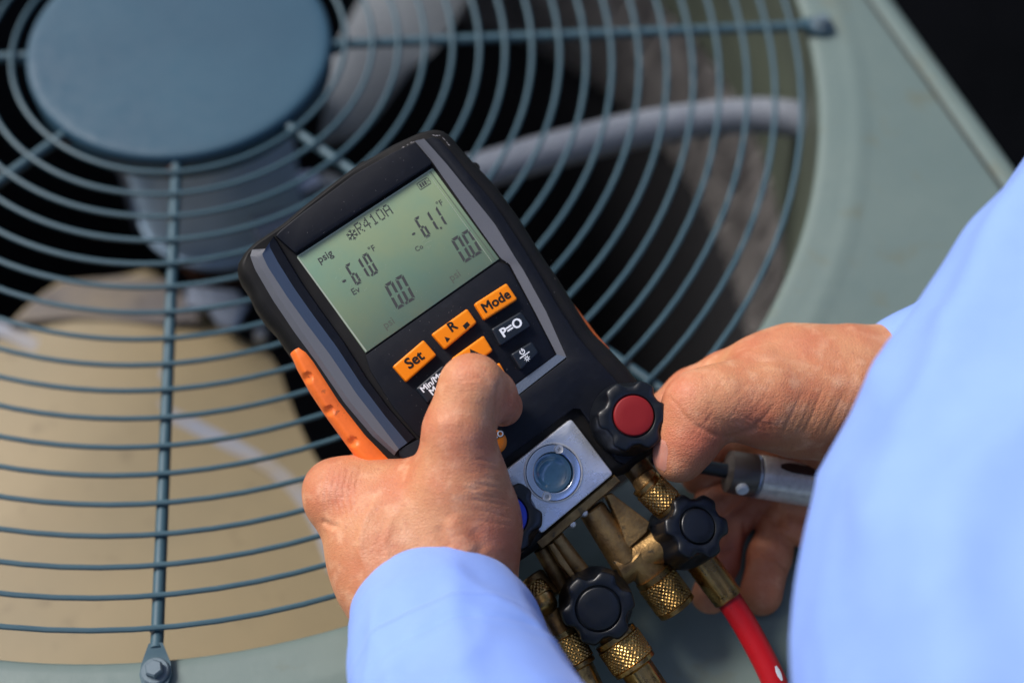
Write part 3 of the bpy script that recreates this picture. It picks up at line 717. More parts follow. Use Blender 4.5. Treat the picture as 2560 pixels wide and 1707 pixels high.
# scuffs and dust on the front
mb = MB()
for i in range(420):
    u, v = random.uniform(640, 1560), random.uniform(370, 1150)
    ok = (900 < u < 1420 and 650 < v < 1080) or (v < 620 and u + 1.55 * v < 1760 and u + 1.55 * v > 1600 and u > 700)
    if not ok: continue
    p = dl(u, v, -1.98 if v > 640 else .03); r_ = random.uniform(.05, .13) * MM
    mb.add([p + Vector((math.cos(t) * r_, math.sin(t) * r_, .0001)) for t in (0, 1.3, 2.6, 3.9, 5.2)], [(0, 1, 2, 3, 4)])
o = dpart(mb, 'dust_specks', 'dust', 0); o['kind'] = 'stuff'
mb = MB()
for (a, b, nn) in (((880, 448), (960, 402), 26), ((1000, 372), (1040, 352), 12), ((1084, 338), (1100, 341), 8), ((1108, 345), (1124, 362), 8)):
    for i in range(nn):
        t = random.random(); p = dl(a[0] + (b[0] - a[0]) * t + random.gauss(0, 1), a[1] + (b[1] - a[1]) * t + random.gauss(0, 1), -1.4); e_ = (dl(*b, -1.4) - dl(*a, -1.4)).normalized(); nn_ = Vector((-e_.y, e_.x, 0)); l_ = random.uniform(.2, .9) * MM; w_ = random.uniform(.06, .16) * MM
        p.z = .06 * MM if False else p.z
        mb.add([p - e_ * l_, p + nn_ * w_, p + e_ * l_, p - nn_ * w_], [(0, 1, 2, 3)])
o = dpart(mb, 'scuffs', 'dust', 0); o['kind'] = 'stuff'

# ---- valve block with sight glass
BP = round_poly([dl(*p, 1.2) for p in ((1428, 1046), (1534, 1184), (1354, 1334), (1248, 1188))], 1.6 * MM)
cc = dl(1383.5, 1181, 1.25); ub = Vector((0, 0, 1))
def ray_outline(P, n=180):
    out = []
    for i in range(n):
        t = 2 * math.pi * i / n; d = Vector((math.cos(t), math.sin(t))); best = None
        for a, b in zip(P, P[1:] + P[:1]):
            ax_, ay_, bx_, by_ = a.x - cc.x, a.y - cc.y, b.x - cc.x, b.y - cc.y
            den = d.x * (by_ - ay_) - d.y * (bx_ - ax_)
            if abs(den) < 1e-12: continue
            s_ = (ax_ * (by_ - ay_) - ay_ * (bx_ - ax_)) / den; w_ = (ax_ * d.y - ay_ * d.x) / den
            if s_ > 0 and -1e-6 <= w_ <= 1 + 1e-6: best = s_ if best is None else min(best, s_)
        out.append(Vector((cc.x + d.x * best, cc.y + d.y * best, 0)))
    return out
BO = ray_outline(BP); BI = ray_outline(inset(BP, .7 * MM)); BM = ray_outline(inset(BP, .25 * MM))
bore = [Vector((cc.x + math.cos(2 * math.pi * i / 180) * 13.3 * MM, cc.y + math.sin(2 * math.pi * i / 180) * 13.3 * MM, 0)) for i in range(180)]
mb = MB(); mb.loft([setz(BO, -9), setz(BO, .6), setz(BM, 1.0), setz(BI, 1.2), setz(bore, 1.2), setz(bore, -8)], True, False, False)
blk = dpart(mb, 'valve_block', 'alu', 30)
mb = MB(); R0 = 13.6 * MM
mb.revolve(cc, cc + ub, [(-.001, R0), (.0003, R0), (.0005, R0 - .0003), (.0005, R0 - .0007), (-.0002, R0 - .0009)], 72, False, False)
dpart(mb, 'seal_ring', 'steel', 30, blk)
mb = MB(); ri = 9.2 * MM
def notch(g, r_, k): return r_
mb.revolve(cc, cc + ub, [(-.0003, R0 - .0010), (.0004, R0 - .0012), (.0005, R0 - .0016), (.0005, ri + .0003), (.0003, ri), (-.006, ri)], 72, False, False)
dpart(mb, 'glass_retainer', 'alu_ring', 30, blk)
mb = MB(); mb.revolve(cc, cc + ub, [(-.0035, ri), (-.0026, ri - .0004), (-.0027, ri - .0012), (-.0032, ri * .72), (-.0034, ri * .7), (-.0040, ri * .35), (-.0041, .001)], 48, False, True)
dpart(mb, 'sight_glass', 'glass', 60, blk)
for (u, v) in ((1396, 1122), (1366, 1240)):
    p = dl(u, v, 1.25); mb = MB(); mb.revolve(p, p + ub, [(-.001, .0021), (.0009, .0021), (.00065, .0017), (.0005, .001)], 20); dpart(mb, 'spanner_hole', 'steel', 30, blk)
# ---- knobs
def knob(base, top, R_px, cap_px, capmat, name='valve_knob', rot=0.0, hh=None):
    a = dl(*base); b = dl(*top); R_ = R_px * PX; ax = b - a; h = ax.length; rc = cap_px * PX
    def lobe(depth):
        def f(gm, r_, k):
            x = 0.5 + 0.5 * math.cos(6 * (gm - rot))
            notchf = max(0, (x - .22) / .78); notchf = notchf * notchf * (3 - 2 * notchf)
            return r_ - R_ * depth[k] * notchf
        return f
    prof = [(0, R_ * .96), (.0012, R_ * 1.02), (h * .25, R_ * 1.03), (h * .45, R_ * 1.02), (h * .8, R_ * 1.0), (h - .0016, R_ * .99), (h - .0006, R_ * .965), (h, R_ * .92), (h + .0002, rc * 1.12), (h - .0002, rc * 1.05), (h - .0010, rc * 1.03)]
    dep = [0, 0, 0.02, .12, .17, .18, .18, .175, 0, 0, 0]
    mb = MB(); mb.revolve(a, b, prof, 96, True, True, lobe(dep)); kb = dpart(mb, name, 'knob', 50)
    mb = MB(); mb.revolve(a, b, [(h - .0015, rc * 1.0), (h + .0003, rc * 1.0), (h + .0008, rc * .97), (h + .0010, rc * .92), (h + .0011, rc * .5)], 64); dpart(mb, 'knob_cap', capmat, 50, kb)
    return kb
knob((1562, 1050, -2), (1584, 1039, 20), 91, 50, 'red_cap', rot=.3)
knob((1250, 1302, -2), (1266, 1290, 14), 92, 51, 'blue_cap', rot=.1)
knob((1696, 1340, -16), (1744, 1314, 6), 88, 45, 'knob', rot=.2)
knob((1488, 1506, -14), (1496, 1521, 10), 92, 53, 'knob', rot=.45)
# ---- brass bodies, nuts and ferrules
def cyl(a, b, ra, rb=None, name='brass_tube', m='brass_cast', n=28, bev=.0008):
    a = dl(*a); b = dl(*b); L_ = (b - a).length; ra *= PX; rb = (rb * PX) if rb else ra
    mb = MB(); mb.revolve(a, b, [(0, ra - bev), (bev, ra), (L_ - bev, rb), (L_, rb - bev)], n); return dpart(mb, name, m, 40)
def knurl(a, b, r_px, name='knurled_nut', smooth0=.16, smooth1=.14, pitch=2.2):
    a = dl(*a); b = dl(*b); L_ = (b - a).length; R_ = r_px * PX; ax = (b - a).normalized(); e1 = ax.orthogonal().normalized(); e2 = ax.cross(e1)
    nd = max(20, int(2 * math.pi * R_ / (pitch * MM)))
    n = nd * 5; rows = max(20, int(L_ / (.32 * MM))); rings = []
    for k in range(rows + 1):
        t = k / rows; x = t * L_; rg = []
        for i in range(n):
            gm = 2 * math.pi * i / n
            if smooth0 < t < 1 - smooth1:
                p = gm * nd / (2 * math.pi); s_ = x / (pitch * MM)
                da = abs(((p + s_) % 1) - .5) * 2; db = abs(((p - s_) % 1) - .5) * 2
                h = (min(da, .75) + min(db, .75)) / 1.5
                r_ = R_ - .75 * MM * (1 - h)
            elif t <= smooth0: r_ = R_ - (.5 * MM if t < smooth0 * .85 else .9 * MM)
            else: r_ = R_ - (.35 * MM if t > 1 - smooth1 * .85 else .9 * MM) - (t > .985) * .5 * MM
            rg.append(a + ax * x + (e1 * math.cos(gm) + e2 * math.sin(gm)) * r_)
        rings.append(rg)
    mb = MB(); mb.loft(rings, True, True, True); return dpart(mb, name, 'brass', 25)
def hexf(a, b, r_px, name='hex_ferrule', off=0.2):
    a = dl(*a); b = dl(*b); L_ = (b - a).length; R_ = r_px * PX
    def lobe(gm, r_, k):
        x = ((gm - off) % (math.pi / 3)) - math.pi / 6
        return r_ * min(1.0, .93 / math.cos(x)) if 0 < k < 4 else r_
    mb = MB(); mb.revolve(a, b, [(0, R_ * .8), (.0006, R_ * .96), (.0012, R_), (L_ - .0035, R_), (L_ - .003, R_ * .96), (L_ - .0006, R_ * .98), (L_, R_ * .88)], 48, True, True, lobe); return dpart(mb, name, 'brass', 20)
# casting under the block
P_ = [dl(u, v, -4) for u, v in ((1340, 1352), (1536, 1186), (1552, 1204), (1358, 1372))]
mb = MB(); mb.loft([setz(P_, -16), setz(P_, -5), setz(inset(P_, .6 * MM), -4)], True, True, True); dpart(mb, 'brass_base', 'brass_cast', 30)
cyl((1388, 1340, -11), (1470, 1450, -12), 21, 22)
cyl((1352, 1366, -16), (1430, 1500, -18), 22, 22)
cyl((1478, 1270, -12), (1566, 1405, -12), 36, 40)
cyl((1538, 1425, -14), (1690, 1335, -12), 47, 50, 'valve_body')
cyl((1480, 1470, -22), (1490, 1512, -10), 45, 45, 'valve_body')
cyl((1575, 1385, -12), (1640, 1445, -14), 44, 44, 'valve_body')
prism([(1516, 1238), (1530, 1232), (1624, 1304), (1618, 1330), (1570, 1372), (1545, 1300)], -12, -6, .6, 'brass_web', 'brass_cast')
prism([(1372, 1362), (1384, 1356), (1440, 1438), (1430, 1446), (1400, 1410)], -12, -6, .6, 'brass_web', 'brass_cast')
for (u, v) in ((1462, 1282), (1432, 1310)):
    p = dl(u, v, -5); mb = MB(); mb.revolve(p - Vector((0, 0, .006)), p + ub, [(0, .0018), (.005, .0018), (.0064, .0012), (.0068, .0004)], 16); dpart(mb, 'screw', 'steel')
knurl((1631, 1434, -14), (1694, 1520, -14), 55)
cyl((1605, 1190, -8), (1625, 1215, -6), 34, 36, 'brass_neck')
cyl((1578, 1150, -14), (1640, 1230, -14), 36, 36, 'brass_elbow')
knurl((1612, 1206, -6), (1676, 1268, -6), 44, 'knurled_cap')
hexf((1744, 1392, -16), (1822, 1497, -14), 42)
knurl((1536, 1588, -4), (1590, 1666, -2), 60)
cyl((1500, 1545, -6), (1545, 1600, -4), 40, 40, 'brass_neck')
hexf((1588, 1664, -2), (1672, 1790, 0), 43)
cyl((1330, 1440, -22), (1372, 1500, -18), 34, 34, 'brass_neck')
knurl((1330, 1470, -14), (1356, 1500, -10), 38, 'knurled_cap')
p0 = dl(1345, 1486, -12); p1 = dl(1372, 1526, -6); mb = MB(); rr = 36 * PX; Ld = (p1 - p0).length
mb.revolve(p0, p1, [(0, rr), (Ld * .3, rr), (Ld * .34, rr * .93), (Ld * .7, rr * .9), (Ld * .9, rr * .78), (Ld, rr * .5), (Ld * 1.04, rr * .1)], 40); dpart(mb, 'brass_cap', 'brass', 50)
cyl((1375, 1530, -14), (1412, 1595, -10), 30, 34, 'brass_neck')
knurl((1402, 1580, -10), (1448, 1668, -8), 48)
hexf((1446, 1664, -8), (1500, 1780, -6), 38)

# ------------------------------------------------------------------ red hose
hp = catmull([dw(*p) for p in ((1806, 1476, -14), (1850, 1540, -14), (1890, 1610, -14), (1930, 1690, -13), (1975, 1800, -12), (2010, 1920, -8))], 8)
hose = empty('refrigerant_hose', hp[0])
tag(hose, 'red rubber hose running down from the hexagonal brass ferrule', 'hose')
mb = MB(); mb.tube([p - hp[0] for p in hp], 33 * PX, 24); build(mb, 'hose_tube', M['hose'], hose)
def hose_mark(i0, i1, aoff, w):
    mb = MB(); rows = []
    for i in range(i0, i1 + 1):
        p = hp[i]; t = (hp[i + 1] - hp[i - 1]).normalized(); toc = (CAM - p).normalized(); toc = (toc - t * toc.dot(t)).normalized(); sd_ = t.cross(toc)
        row = []
        for j in range(5):
            an = aoff + (j / 4 - .5) * w * (1 if i0 < i < i1 else .4)
            row.append(p - hp[0] + (toc * math.cos(an) + sd_ * math.sin(an)) * (33 * PX + .00012))
        rows.append(row)
    mb.loft(rows, False, False, False); return build(mb, 'printed_mark', M['white'], hose)
hose_mark(22, 25, -.62, .42)

# ------------------------------------------------------------------ satin probe
pa, pb_ = dw(1775, 1170, -28), dw(2260, 1252, -28)
prb = empty('metal_probe', pa); tag(prb, 'satin silver metal tube with a small white button under the right palm', 'probe')
ax = (pb_ - pa).normalized(); Lp = (pb_ - pa).length; Rp = 56 * PX * 1.05
e_up = ((CAM - pa) - ax * (CAM - pa).dot(ax)).normalized(); e_s = ax.cross(e_up)
def along(u): return (dw(u, 1170 + (u - 1775) * 82 / 485, -28) - pa).dot(ax)
mb = MB(); o0 = Vector((0, 0, 0)); x1 = along(1886); x2 = along(1893)
mb.revolve(o0, ax, [(x2, Rp * .93), (x2 + .0004, Rp * .985), (x2 + .0012, Rp), (Lp, Rp)], 64); sb = build(mb, 'probe_body', M['steel'], prb)
mb = MB(); mb.revolve(o0, ax, [(along(1815), Rp * .5), (along(1815) + .001, Rp * .82), (along(1820), Rp * .95), (along(1835), Rp * .98), (x1 - .001, Rp * .99), (x1, Rp * .94)], 64); build(mb, 'probe_head', M['steel_dark'], prb)
mb = MB(); mb.revolve(o0, ax, [(x1 - .0003, Rp * .98), (x1 + .0004, Rp * 1.01), (x1 + .0009, Rp * .99), (x1 + .001, Rp * .9), (x2 + .001, Rp * .9)], 64); build(mb, 'joint_ring', M['galv'], prb)
mb = MB(); mb.revolve(o0, ax, [(-.03, Rp * .3), (along(1815) + .002, Rp * .34)], 32); build(mb, 'probe_stem', M['key'], prb)
bdir = (e_up * .75 - e_s * -.0 + (e_s * (1 if e_s.dot(CU) < 0 else -1)) * .66).normalized()
p = ax * along(1848) + bdir * (Rp * .9); mb = MB(); mb.revolve(p, p + bdir, [(0, 17 * PX), (.0022, 17 * PX), (.003, 13 * PX)], 24); build(mb, 'button', M['white'], prb)
sdn = (e_s * (-1 if e_s.dot(CU) < 0 else 1))                              # towards image-up
mb = MB(); rows = []
for i in range(20):
    t = i / 19; x = along(1932) + t * .05; w = .34 * min(1, (t * 19 / 2.5 + .15)) ** .5
    rows.append([ax * x + (e_up * math.cos(an) + sdn * math.sin(an)) * (Rp + .00035) for an in (.62 - w * .6, .62 - w * .3, .62, .62 + w * .5, .62 + w)])
mb.loft(rows, False, False, False); build(mb, 'clip_slot', M['slot'], prb)

# ------------------------------------------------------------------ person: hands from blended volumes
def surface_nets(Fv, org, h):
    s = Fv < 0; nx, ny, nz = Fv.shape
    c = [(i, j, k) for i in (0, 1) for j in (0, 1) for k in (0, 1)]
    def sub(A, i, j, k): return A[i:nx - 1 + i, j:ny - 1 + j, k:nz - 1 + k]
    cnt = np.zeros((nx - 1, ny - 1, nz - 1), np.int8)
    for t in c: cnt += sub(s, *t)
    act = np.argwhere((cnt > 0) & (cnt < 8))
    idx = -np.ones(cnt.shape, np.int64); idx[tuple(act.T)] = np.arange(len(act))
    acc = np.zeros((len(act), 3)); n = np.zeros(len(act))
    for a in c:
        for axis in range(3):
            if a[axis]: continue
            b = list(a); b[axis] = 1
            fa = Fv[tuple((act + a).T)]; fb = Fv[tuple((act + b).T)]
            m = (fa < 0) != (fb < 0); t = np.where(m, fa / np.where(m, fa - fb, 1), 0)
            p = np.array(a, float)[None] + np.zeros((len(act), 3)); p[:, axis] += t
            acc += p * m[:, None]; n += m
    V = (act + acc / n[:, None]) * h + org
    faces = []
    for axis in range(3):
        o1, o2 = [(1, 2), (2, 0), (0, 1)][axis]
        sl0 = [slice(None)] * 3; sl1 = [slice(None)] * 3; sl0[axis] = slice(0, -1); sl1[axis] = slice(1, None)
        d = s[tuple(sl0)] != s[tuple(sl1)]; e = np.argwhere(d)
        dims = np.array(Fv.shape)
        e = e[(e[:, o1] > 0) & (e[:, o2] > 0) & (e[:, o1] < dims[o1] - 1) & (e[:, o2] < dims[o2] - 1)]
        q0 = e.copy(); q1 = e.copy(); q1[:, o1] -= 1; q2 = q1.copy(); q2[:, o2] -= 1; q3 = e.copy(); q3[:, o2] -= 1
        quad = np.stack([idx[tuple(x.T)] for x in (q0, q1, q2, q3)], 1)
        flip = ~s[tuple(e.T)]; quad[flip] = quad[flip][:, ::-1]
        faces.append(quad)
    return V, np.concatenate(faces)
def cone_d(P, a, b, ra, rb):
    ba = b - a; t = np.clip(((P - a) @ ba) / (ba @ ba), 0, 1).astype(np.float32)
    return np.sqrt((((P - a) - t[:, None] * ba) ** 2).sum(1)) - (ra + t * (rb - ra))
def smin(a, b, k):
    h = np.maximum(k - np.abs(a - b), 0) / k; return np.minimum(a, b) - h * h * k * .25
def prim_pt(p): w = dw(p[0], p[1], p[2]); return np.array(w, np.float32), p[3] * (w - CAM).dot(CF) / F
def hand_mesh(name, groups, h, creases, flush):
    """groups: list of (blend to the rest mm, inner blend mm, [(pt, pt), ...])"""
    allp = [prim_pt(p) for _, _, cs in groups for c_ in cs for p in c_]
    lo = np.min([p - r_ for p, r_ in allp], 0) - .004; hi = np.max([p + r_ for p, r_ in allp], 0) + .004
    dims = np.ceil((hi - lo) / h).astype(int) + 1
    gx, gy, gz = np.meshgrid(*[lo[i] + h * np.arange(dims[i], dtype=np.float32) for i in range(3)], indexing='ij')
    P = np.stack([gx.ravel(), gy.ravel(), gz.ravel()], 1).astype(np.float32); D = None
    for kb, ki, cs in groups:
        G_ = None
        for c_ in cs:
            (a, ra), (b, rb) = prim_pt(c_[0]), prim_pt(c_[1])
            d = cone_d(P, a, b, ra, rb); G_ = d if G_ is None else smin(G_, d, ki * MM)
        D = G_ if D is None else smin(D, G_, kb * MM)
    V, Q = surface_nets(D.reshape(dims), lo.astype(float), h)
    # smooth once or twice
    for _ in range(3):
        acc = np.zeros_like(V); n = np.zeros(len(V))
        for i in range(4):
            for j in (1, 3):
                for c_ in range(3): acc[:, c_] += np.bincount(Q[:, i], V[Q[:, (i + j) % 4], c_], len(V))
                n += np.bincount(Q[:, i], minlength=len(V))
        V = V * .5 + .5 * acc / np.maximum(n, 1)[:, None]
    fn = np.cross(V[Q[:, 2]] - V[Q[:, 0]], V[Q[:, 3]] - V[Q[:, 1]]); N_ = np.zeros_like(V)
    for i in range(4):
        for c_ in range(3): N_[:, c_] += np.bincount(Q[:, i], fn[:, c_], len(V))
    N_ /= np.linalg.norm(N_, axis=1)[:, None] + 1e-12
    face = (N_ @ -np.array(CF)); front = np.clip(face * 3 + .3, 0, 1)
    uv = px_of(V)
    disp_ = np.zeros(len(V))
    for (pts, depth, width) in creases:                    # folds (+ inwards) and tendons/veins (- outwards)
        pts = [np.array(p, float) for p in pts]; dd = np.full(len(V), 1e9); par = np.zeros(len(V)); n_ = len(pts) - 1
        for i in range(n_):
            a, b = pts[i], pts[i + 1]; ba = b - a; t = np.clip(((uv - a) @ ba) / (ba @ ba), 0, 1); d = np.linalg.norm(uv - a - t[:, None] * ba, axis=1)
            m = d < dd; dd[m] = d[m]; par[m] = (i + t[m]) / n_
        fade = np.clip(np.minimum(par, 1 - par) * 5 + .05, 0, 1)
        disp_ += -depth * MM * np.exp(-(dd / width) ** 2) * fade
    V = V + N_ * (disp_ * front)[:, None]
    me = bpy.data.meshes.new(name); me.vertices.add(len(V)); me.vertices.foreach_set('co', V.ravel().astype(np.float32))
    me.loops.add(len(Q) * 4); me.loops.foreach_set('vertex_index', Q.ravel().astype(np.int32))
    me.polygons.add(len(Q)); me.polygons.foreach_set('loop_start', np.arange(0, len(Q) * 4, 4, dtype=np.int32)); me.polygons.foreach_set('loop_total', np.full(len(Q), 4, np.int32))
    me.update(calc_edges=True); me.validate()
    at_ = me.attributes.new('flush', 'FLOAT', 'POINT'); fl = np.zeros(len(V))
    for (u, v, r_, s_) in flush: fl = np.maximum(fl, s_ * np.exp(-(((uv[:, 0] - u) ** 2 + (uv[:, 1] - v) ** 2) / r_ ** 2)))
    if len(me.vertices) == len(V): at_.data.foreach_set('value', fl.astype(np.float32))
    me.shade_smooth()
    return me
person = empty('person', dw(1080, 1480, 0))
tag(person, 'person in a light blue long-sleeved shirt holding the gauge with both hands', 'person')
def child(me, name, m, parent=None):
    o = new_obj(name, me, M[m], None); o.parent = parent or person
    if parent is None: o.matrix_parent_inverse = Matrix.Translation(person.location).inverted()
    return o
# left hand -----------------------------------------------------------------
LH = [
 (0, 14, [((1150, 1760, 34, 175), (1085, 1520, 4, 170)), ((1060, 1500, 2, 165), (985, 1400, -4, 150)), ((985, 1400, -6, 150), (875, 1250, -12, 92)),
          ((1140, 1450, 2, 150), (1152, 1310, 8, 138)), ((1152, 1310, 8, 138), (1160, 1200, 16, 104)), ((1000, 1330, -6, 130), (960, 1262, -10, 112)), ((1000, 1330, -4, 120), (1100, 1250, 4, 110)),
          ((1000, 1420, -30, 130), (900, 1260, -42, 95))]),
 (9, 6, [((845, 1236, -14, 86), (838, 1226, -28, 78)), ((842, 1232, -30, 76), (965, 1165, -50, 54)), ((965, 1165, -50, 54), (1080, 1100, -54, 48))]),
 (6, 6, [((900, 1330, -44, 80), (960, 1180, -58, 60)), ((960, 1180, -58, 60), (1090, 1110, -56, 50))]),
 (11, 9, [((1140, 1200, 20, 92), (1146, 1080, 26, 80)), ((1146, 1080, 26, 80), (1178, 968, 30, 78))]),
 (7, 5, [((1183, 970, 28, 76), (1226, 990, 20, 62)), ((1226, 990, 20, 62), (1257, 1016, 9, 50))]),
]
LC = [([(1252, 945), (1246, 985), (1240, 1040), (1243, 1080)], .9, 7)]
for k in range(9):                                          # folds over the thumb knuckle
    y = 906 + k * 9; LC.append(([(1135 + k * 2 - random.uniform(0, 8), y + 14), (1165, y + random.uniform(-2, 2)), (1200, y + random.uniform(-2, 2)), (1232 + random.uniform(-8, 8), y + 12)], (.32 if k in (2, 4, 5) else .2), 2.6))
for k in range(9):                                          # fine folds at the thumb root, right
    y = 1128 + k * 22 + random.uniform(-6, 6); x0_ = 1185 + random.uniform(-25, 30); LC.append(([(x0_, y - 8 + random.uniform(-4, 4)), ((x0_ + 1268) / 2, y + random.uniform(-3, 3)), (1266 + k * 3, y + 14 + random.uniform(-5, 5))], .36 if k in (1, 4, 6) else .2, 3.0))
for k in range(7):                                          # folds on the index knuckle
    x = 800 + k * 15; LC.append(([(x + 14, 1172 + k * -3), (x, 1215), (x - 4, 1258), (x + 4, 1290)], .24, 3))
LC += [([(1120, 1290), (1150, 1340), (1185, 1390)], -1.1, 26), ([(1095, 1310), (1110, 1350), (1130, 1375)], .7, 16), ([(1180, 1320), (1210, 1380)], .5, 18),
       ([(930, 1460), (900, 1380), (905, 1310), (950, 1240)], -.5, 10), ([(985, 1440), (960, 1360), (985, 1280)], -.35, 9), ([(800, 1300), (822, 1312), (850, 1318)], .9, 8),
       ([(1060, 1095), (1048, 1120), (1026, 1140)], .5, 8), ([(1085, 1065), (1120, 1055), (1160, 1060)], -.5, 16)]
# right hand ----------------------------------------------------------------
RH = [
 (0, 14, [((2420, 930, -4, 185), (2200, 985, -4, 152)), ((2200, 985, -4, 152), (2080, 975, -2, 146)), ((2080, 970, -2, 144), (1965, 940, -2, 112)), ((2110, 1022, 4, 116), (1985, 1014, 8, 110)),
          ((1985, 1014, 8, 110), (1905, 998, 14, 98)), ((1965, 935, -4, 108), (1890, 935, -2, 82)), ((2100, 1080, -30, 130), (2060, 1170, -48, 110)), ((2040, 1080, -40, 110), (1900, 1105, -46, 72))]),
 (4, 5, [((1900, 1110, -50, 66), (1810, 1140, -56, 56)), ((1810, 1140, -56, 56), (1750, 1190, -56, 48))]),
 (8, 6, [((1900, 935, -8, 80), (1815, 948, -18, 66)), ((1815, 948, -18, 66), (1730, 985, -24, 60)), ((1730, 985, -24, 60), (1650, 1040, -24, 52))]),
 (12, 8, [((1890, 1004, 14, 96), (1800, 1004, 18, 86)), ((1800, 1004, 18, 86), (1742, 1010, 19, 80))]),
 (7, 6, [((1740, 1020, 18, 77), (1722, 1090, 15, 76)), ((1722, 1090, 15, 76), (1698, 1140, 12, 66))]),
 (2, 5, [((2030, 1190, -50, 84), (1890, 1250, -56, 50)), ((1890, 1250, -58, 46), (1828, 1310, -56, 44)), ((1828, 1310, -56, 44), (1806, 1400, -54, 43)), ((1806, 1400, -54, 43), (1772, 1496, -48, 48))]),
 (1.5, 5, [((2060, 1240, -54, 78), (1950, 1305, -50, 50)), ((1950, 1305, -50, 50), (1924, 1390, -44, 51)), ((1924, 1390, -44, 51), (1902, 1484, -38, 54))]),
 (1.2, 4, [((2070, 1220, -40, 70), (1980, 1262, -44, 50)), ((2100, 1380, -36, 40), (1975, 1318, -38, 33))]),
 (1.2, 4, [((1850, 1210, -56, 44), (1776, 1262, -50, 44))]),
]
RC = [([(1700, 1030), (1735, 1062), (1780, 1085), (1806, 1094)], .6, 7), ([(1806, 1092), (1842, 1086), (1872, 1080), (1905, 1066)], .6, 9), ([(1880, 1070), (1910, 1045), (1945, 1000)], .25, 5)]
for k in range(10):
    x = 1790 + k * 17; LCu = ([(x - 22, 1040 + k * 1.5 + random.uniform(-5, 5)), (x, 1062 + random.uniform(-3, 3)), (x + 10, 1080)], .28, 3.0); RC.append(LCu)
for k in range(8):
    x = 1960 + k * 26; RC.append(([(x + 50, 975 + random.uniform(-20, 10)), (x + 18, 1040), (x - 6, 1090)], -.16 if k % 2 else .26, 3.6))
for k in range(26):                                         # fine crossing lines over the thumb root
    x = random.uniform(1740, 1960); y = random.uniform(960, 1070); a_ = random.choice((-.9, .7)) + random.uniform(-.25, .25); l_ = random.uniform(18, 42)
    RC.append(([(x - math.cos(a_) * l_, y - math.sin(a_) * l_), (x, y + random.uniform(-3, 3)), (x + math.cos(a_) * l_, y + math.sin(a_) * l_)], .13, 2.4))
for k in range(20):                                         # fine lines on the back of the wrist
    x = random.uniform(1960, 2190); y = random.uniform(850, 960); RC.append(([(x - 22, y - 16), (x, y + random.uniform(-2, 2)), (x + 26, y + 15)], .11, 2.6))
for k in range(30):                                         # fine lines on the back of the left hand
    x = random.uniform(830, 1220); y = random.uniform(1170, 1420); a_ = random.uniform(-.5, .5) + (1.5 if x < 900 else 0); l_ = random.uniform(16, 36)
    LC.append(([(x - math.cos(a_) * l_, y - math.sin(a_) * l_), (x, y + random.uniform(-3, 3)), (x + math.cos(a_) * l_, y + math.sin(a_) * l_)], .10, 2.6))
RC += [([(1870, 905), (1950, 885), (2040, 895), (2150, 930)], .55, 18), ([(1880, 875), (1960, 855), (2060, 868), (2150, 890)], -.45, 16), ([(1665, 985), (1690, 1010), (1720, 1050)], .3, 5),
       ([(1868, 1385), (1900, 1378), (1940, 1395), (1975, 1430)], 1.3, 8), ([(1895, 1270), (1930, 1300), (1985, 1330)], 1.2, 8), ([(1862, 1290), (1866, 1350), (1858, 1420)], 1.4, 9), ([(1800, 1380), (1835, 1370)], .7, 7)]
lh = child(hand_mesh('left_hand', LH, .00075, LC, [(1130, 1080, 60, .35), (1180, 930, 60, .3), (840, 1220, 60, .4), (1240, 1330, 70, .5), (1280, 1010, 40, .4)]), 'hand', 'skin')
lh['label'] = 'left hand gripping the gauge, thumb bent onto the keys'
rhand = child(hand_mesh('right_hand', RH, .00075, RC, [(1740, 1110, 70, .6), (1880, 1060, 60, .5), (1690, 1010, 50, .35), (1850, 1400, 160, .5), (1700, 960, 60, .4)]), 'hand', 'skin')
rhand['label'] = 'right hand pinching the red-capped knob'
# thumb nail, right hand
from mathutils.bvhtree import BVHTree
bvh = BVHTree.FromPolygons([v.co for v in rhand.data.vertices], [tuple(p.vertices) for p in rhand.data.polygons])
ta, tb_ = dw(1722, 1090, 15), dw(1690, 1160, 11); tax = (tb_ - ta).normalized()
nd_ = (-CR * .88 - CF * .36 - CU * .25); nd_ = (nd_ - tax * nd_.dot(tax)).normalized(); acr = tax.cross(nd_)
pc = dw(1702, 1142, 12); rows = []
for i in range(12):
    t = i / 11; wdt = 1 - (max(0, .3 - t) / .3) ** 2 * .45 - (max(0, t - .8) / .2) ** 2 * .25; row = []
    for j in range(11):
        s_ = (j / 10 - .5) * wdt; o_ = pc + tax * ((t - .42) * .0135) + acr * (s_ * .0115)
        hit = bvh.ray_cast(o_ + nd_ * .05, -nd_)[0]
        d_ = (hit - o_).dot(nd_) if hit else .008
        row.append(o_ + nd_ * (d_ + .00035 - .0003 * (abs(s_) * 2) ** 4 - (.0006 if i == 0 else 0)))
    rows.append(row)
mb = MB(); mb.loft(rows, False, False, False); nm = mb.mesh('nail', 60)
no = new_obj('fingernail', nm, M['nail']); no.parent = rhand

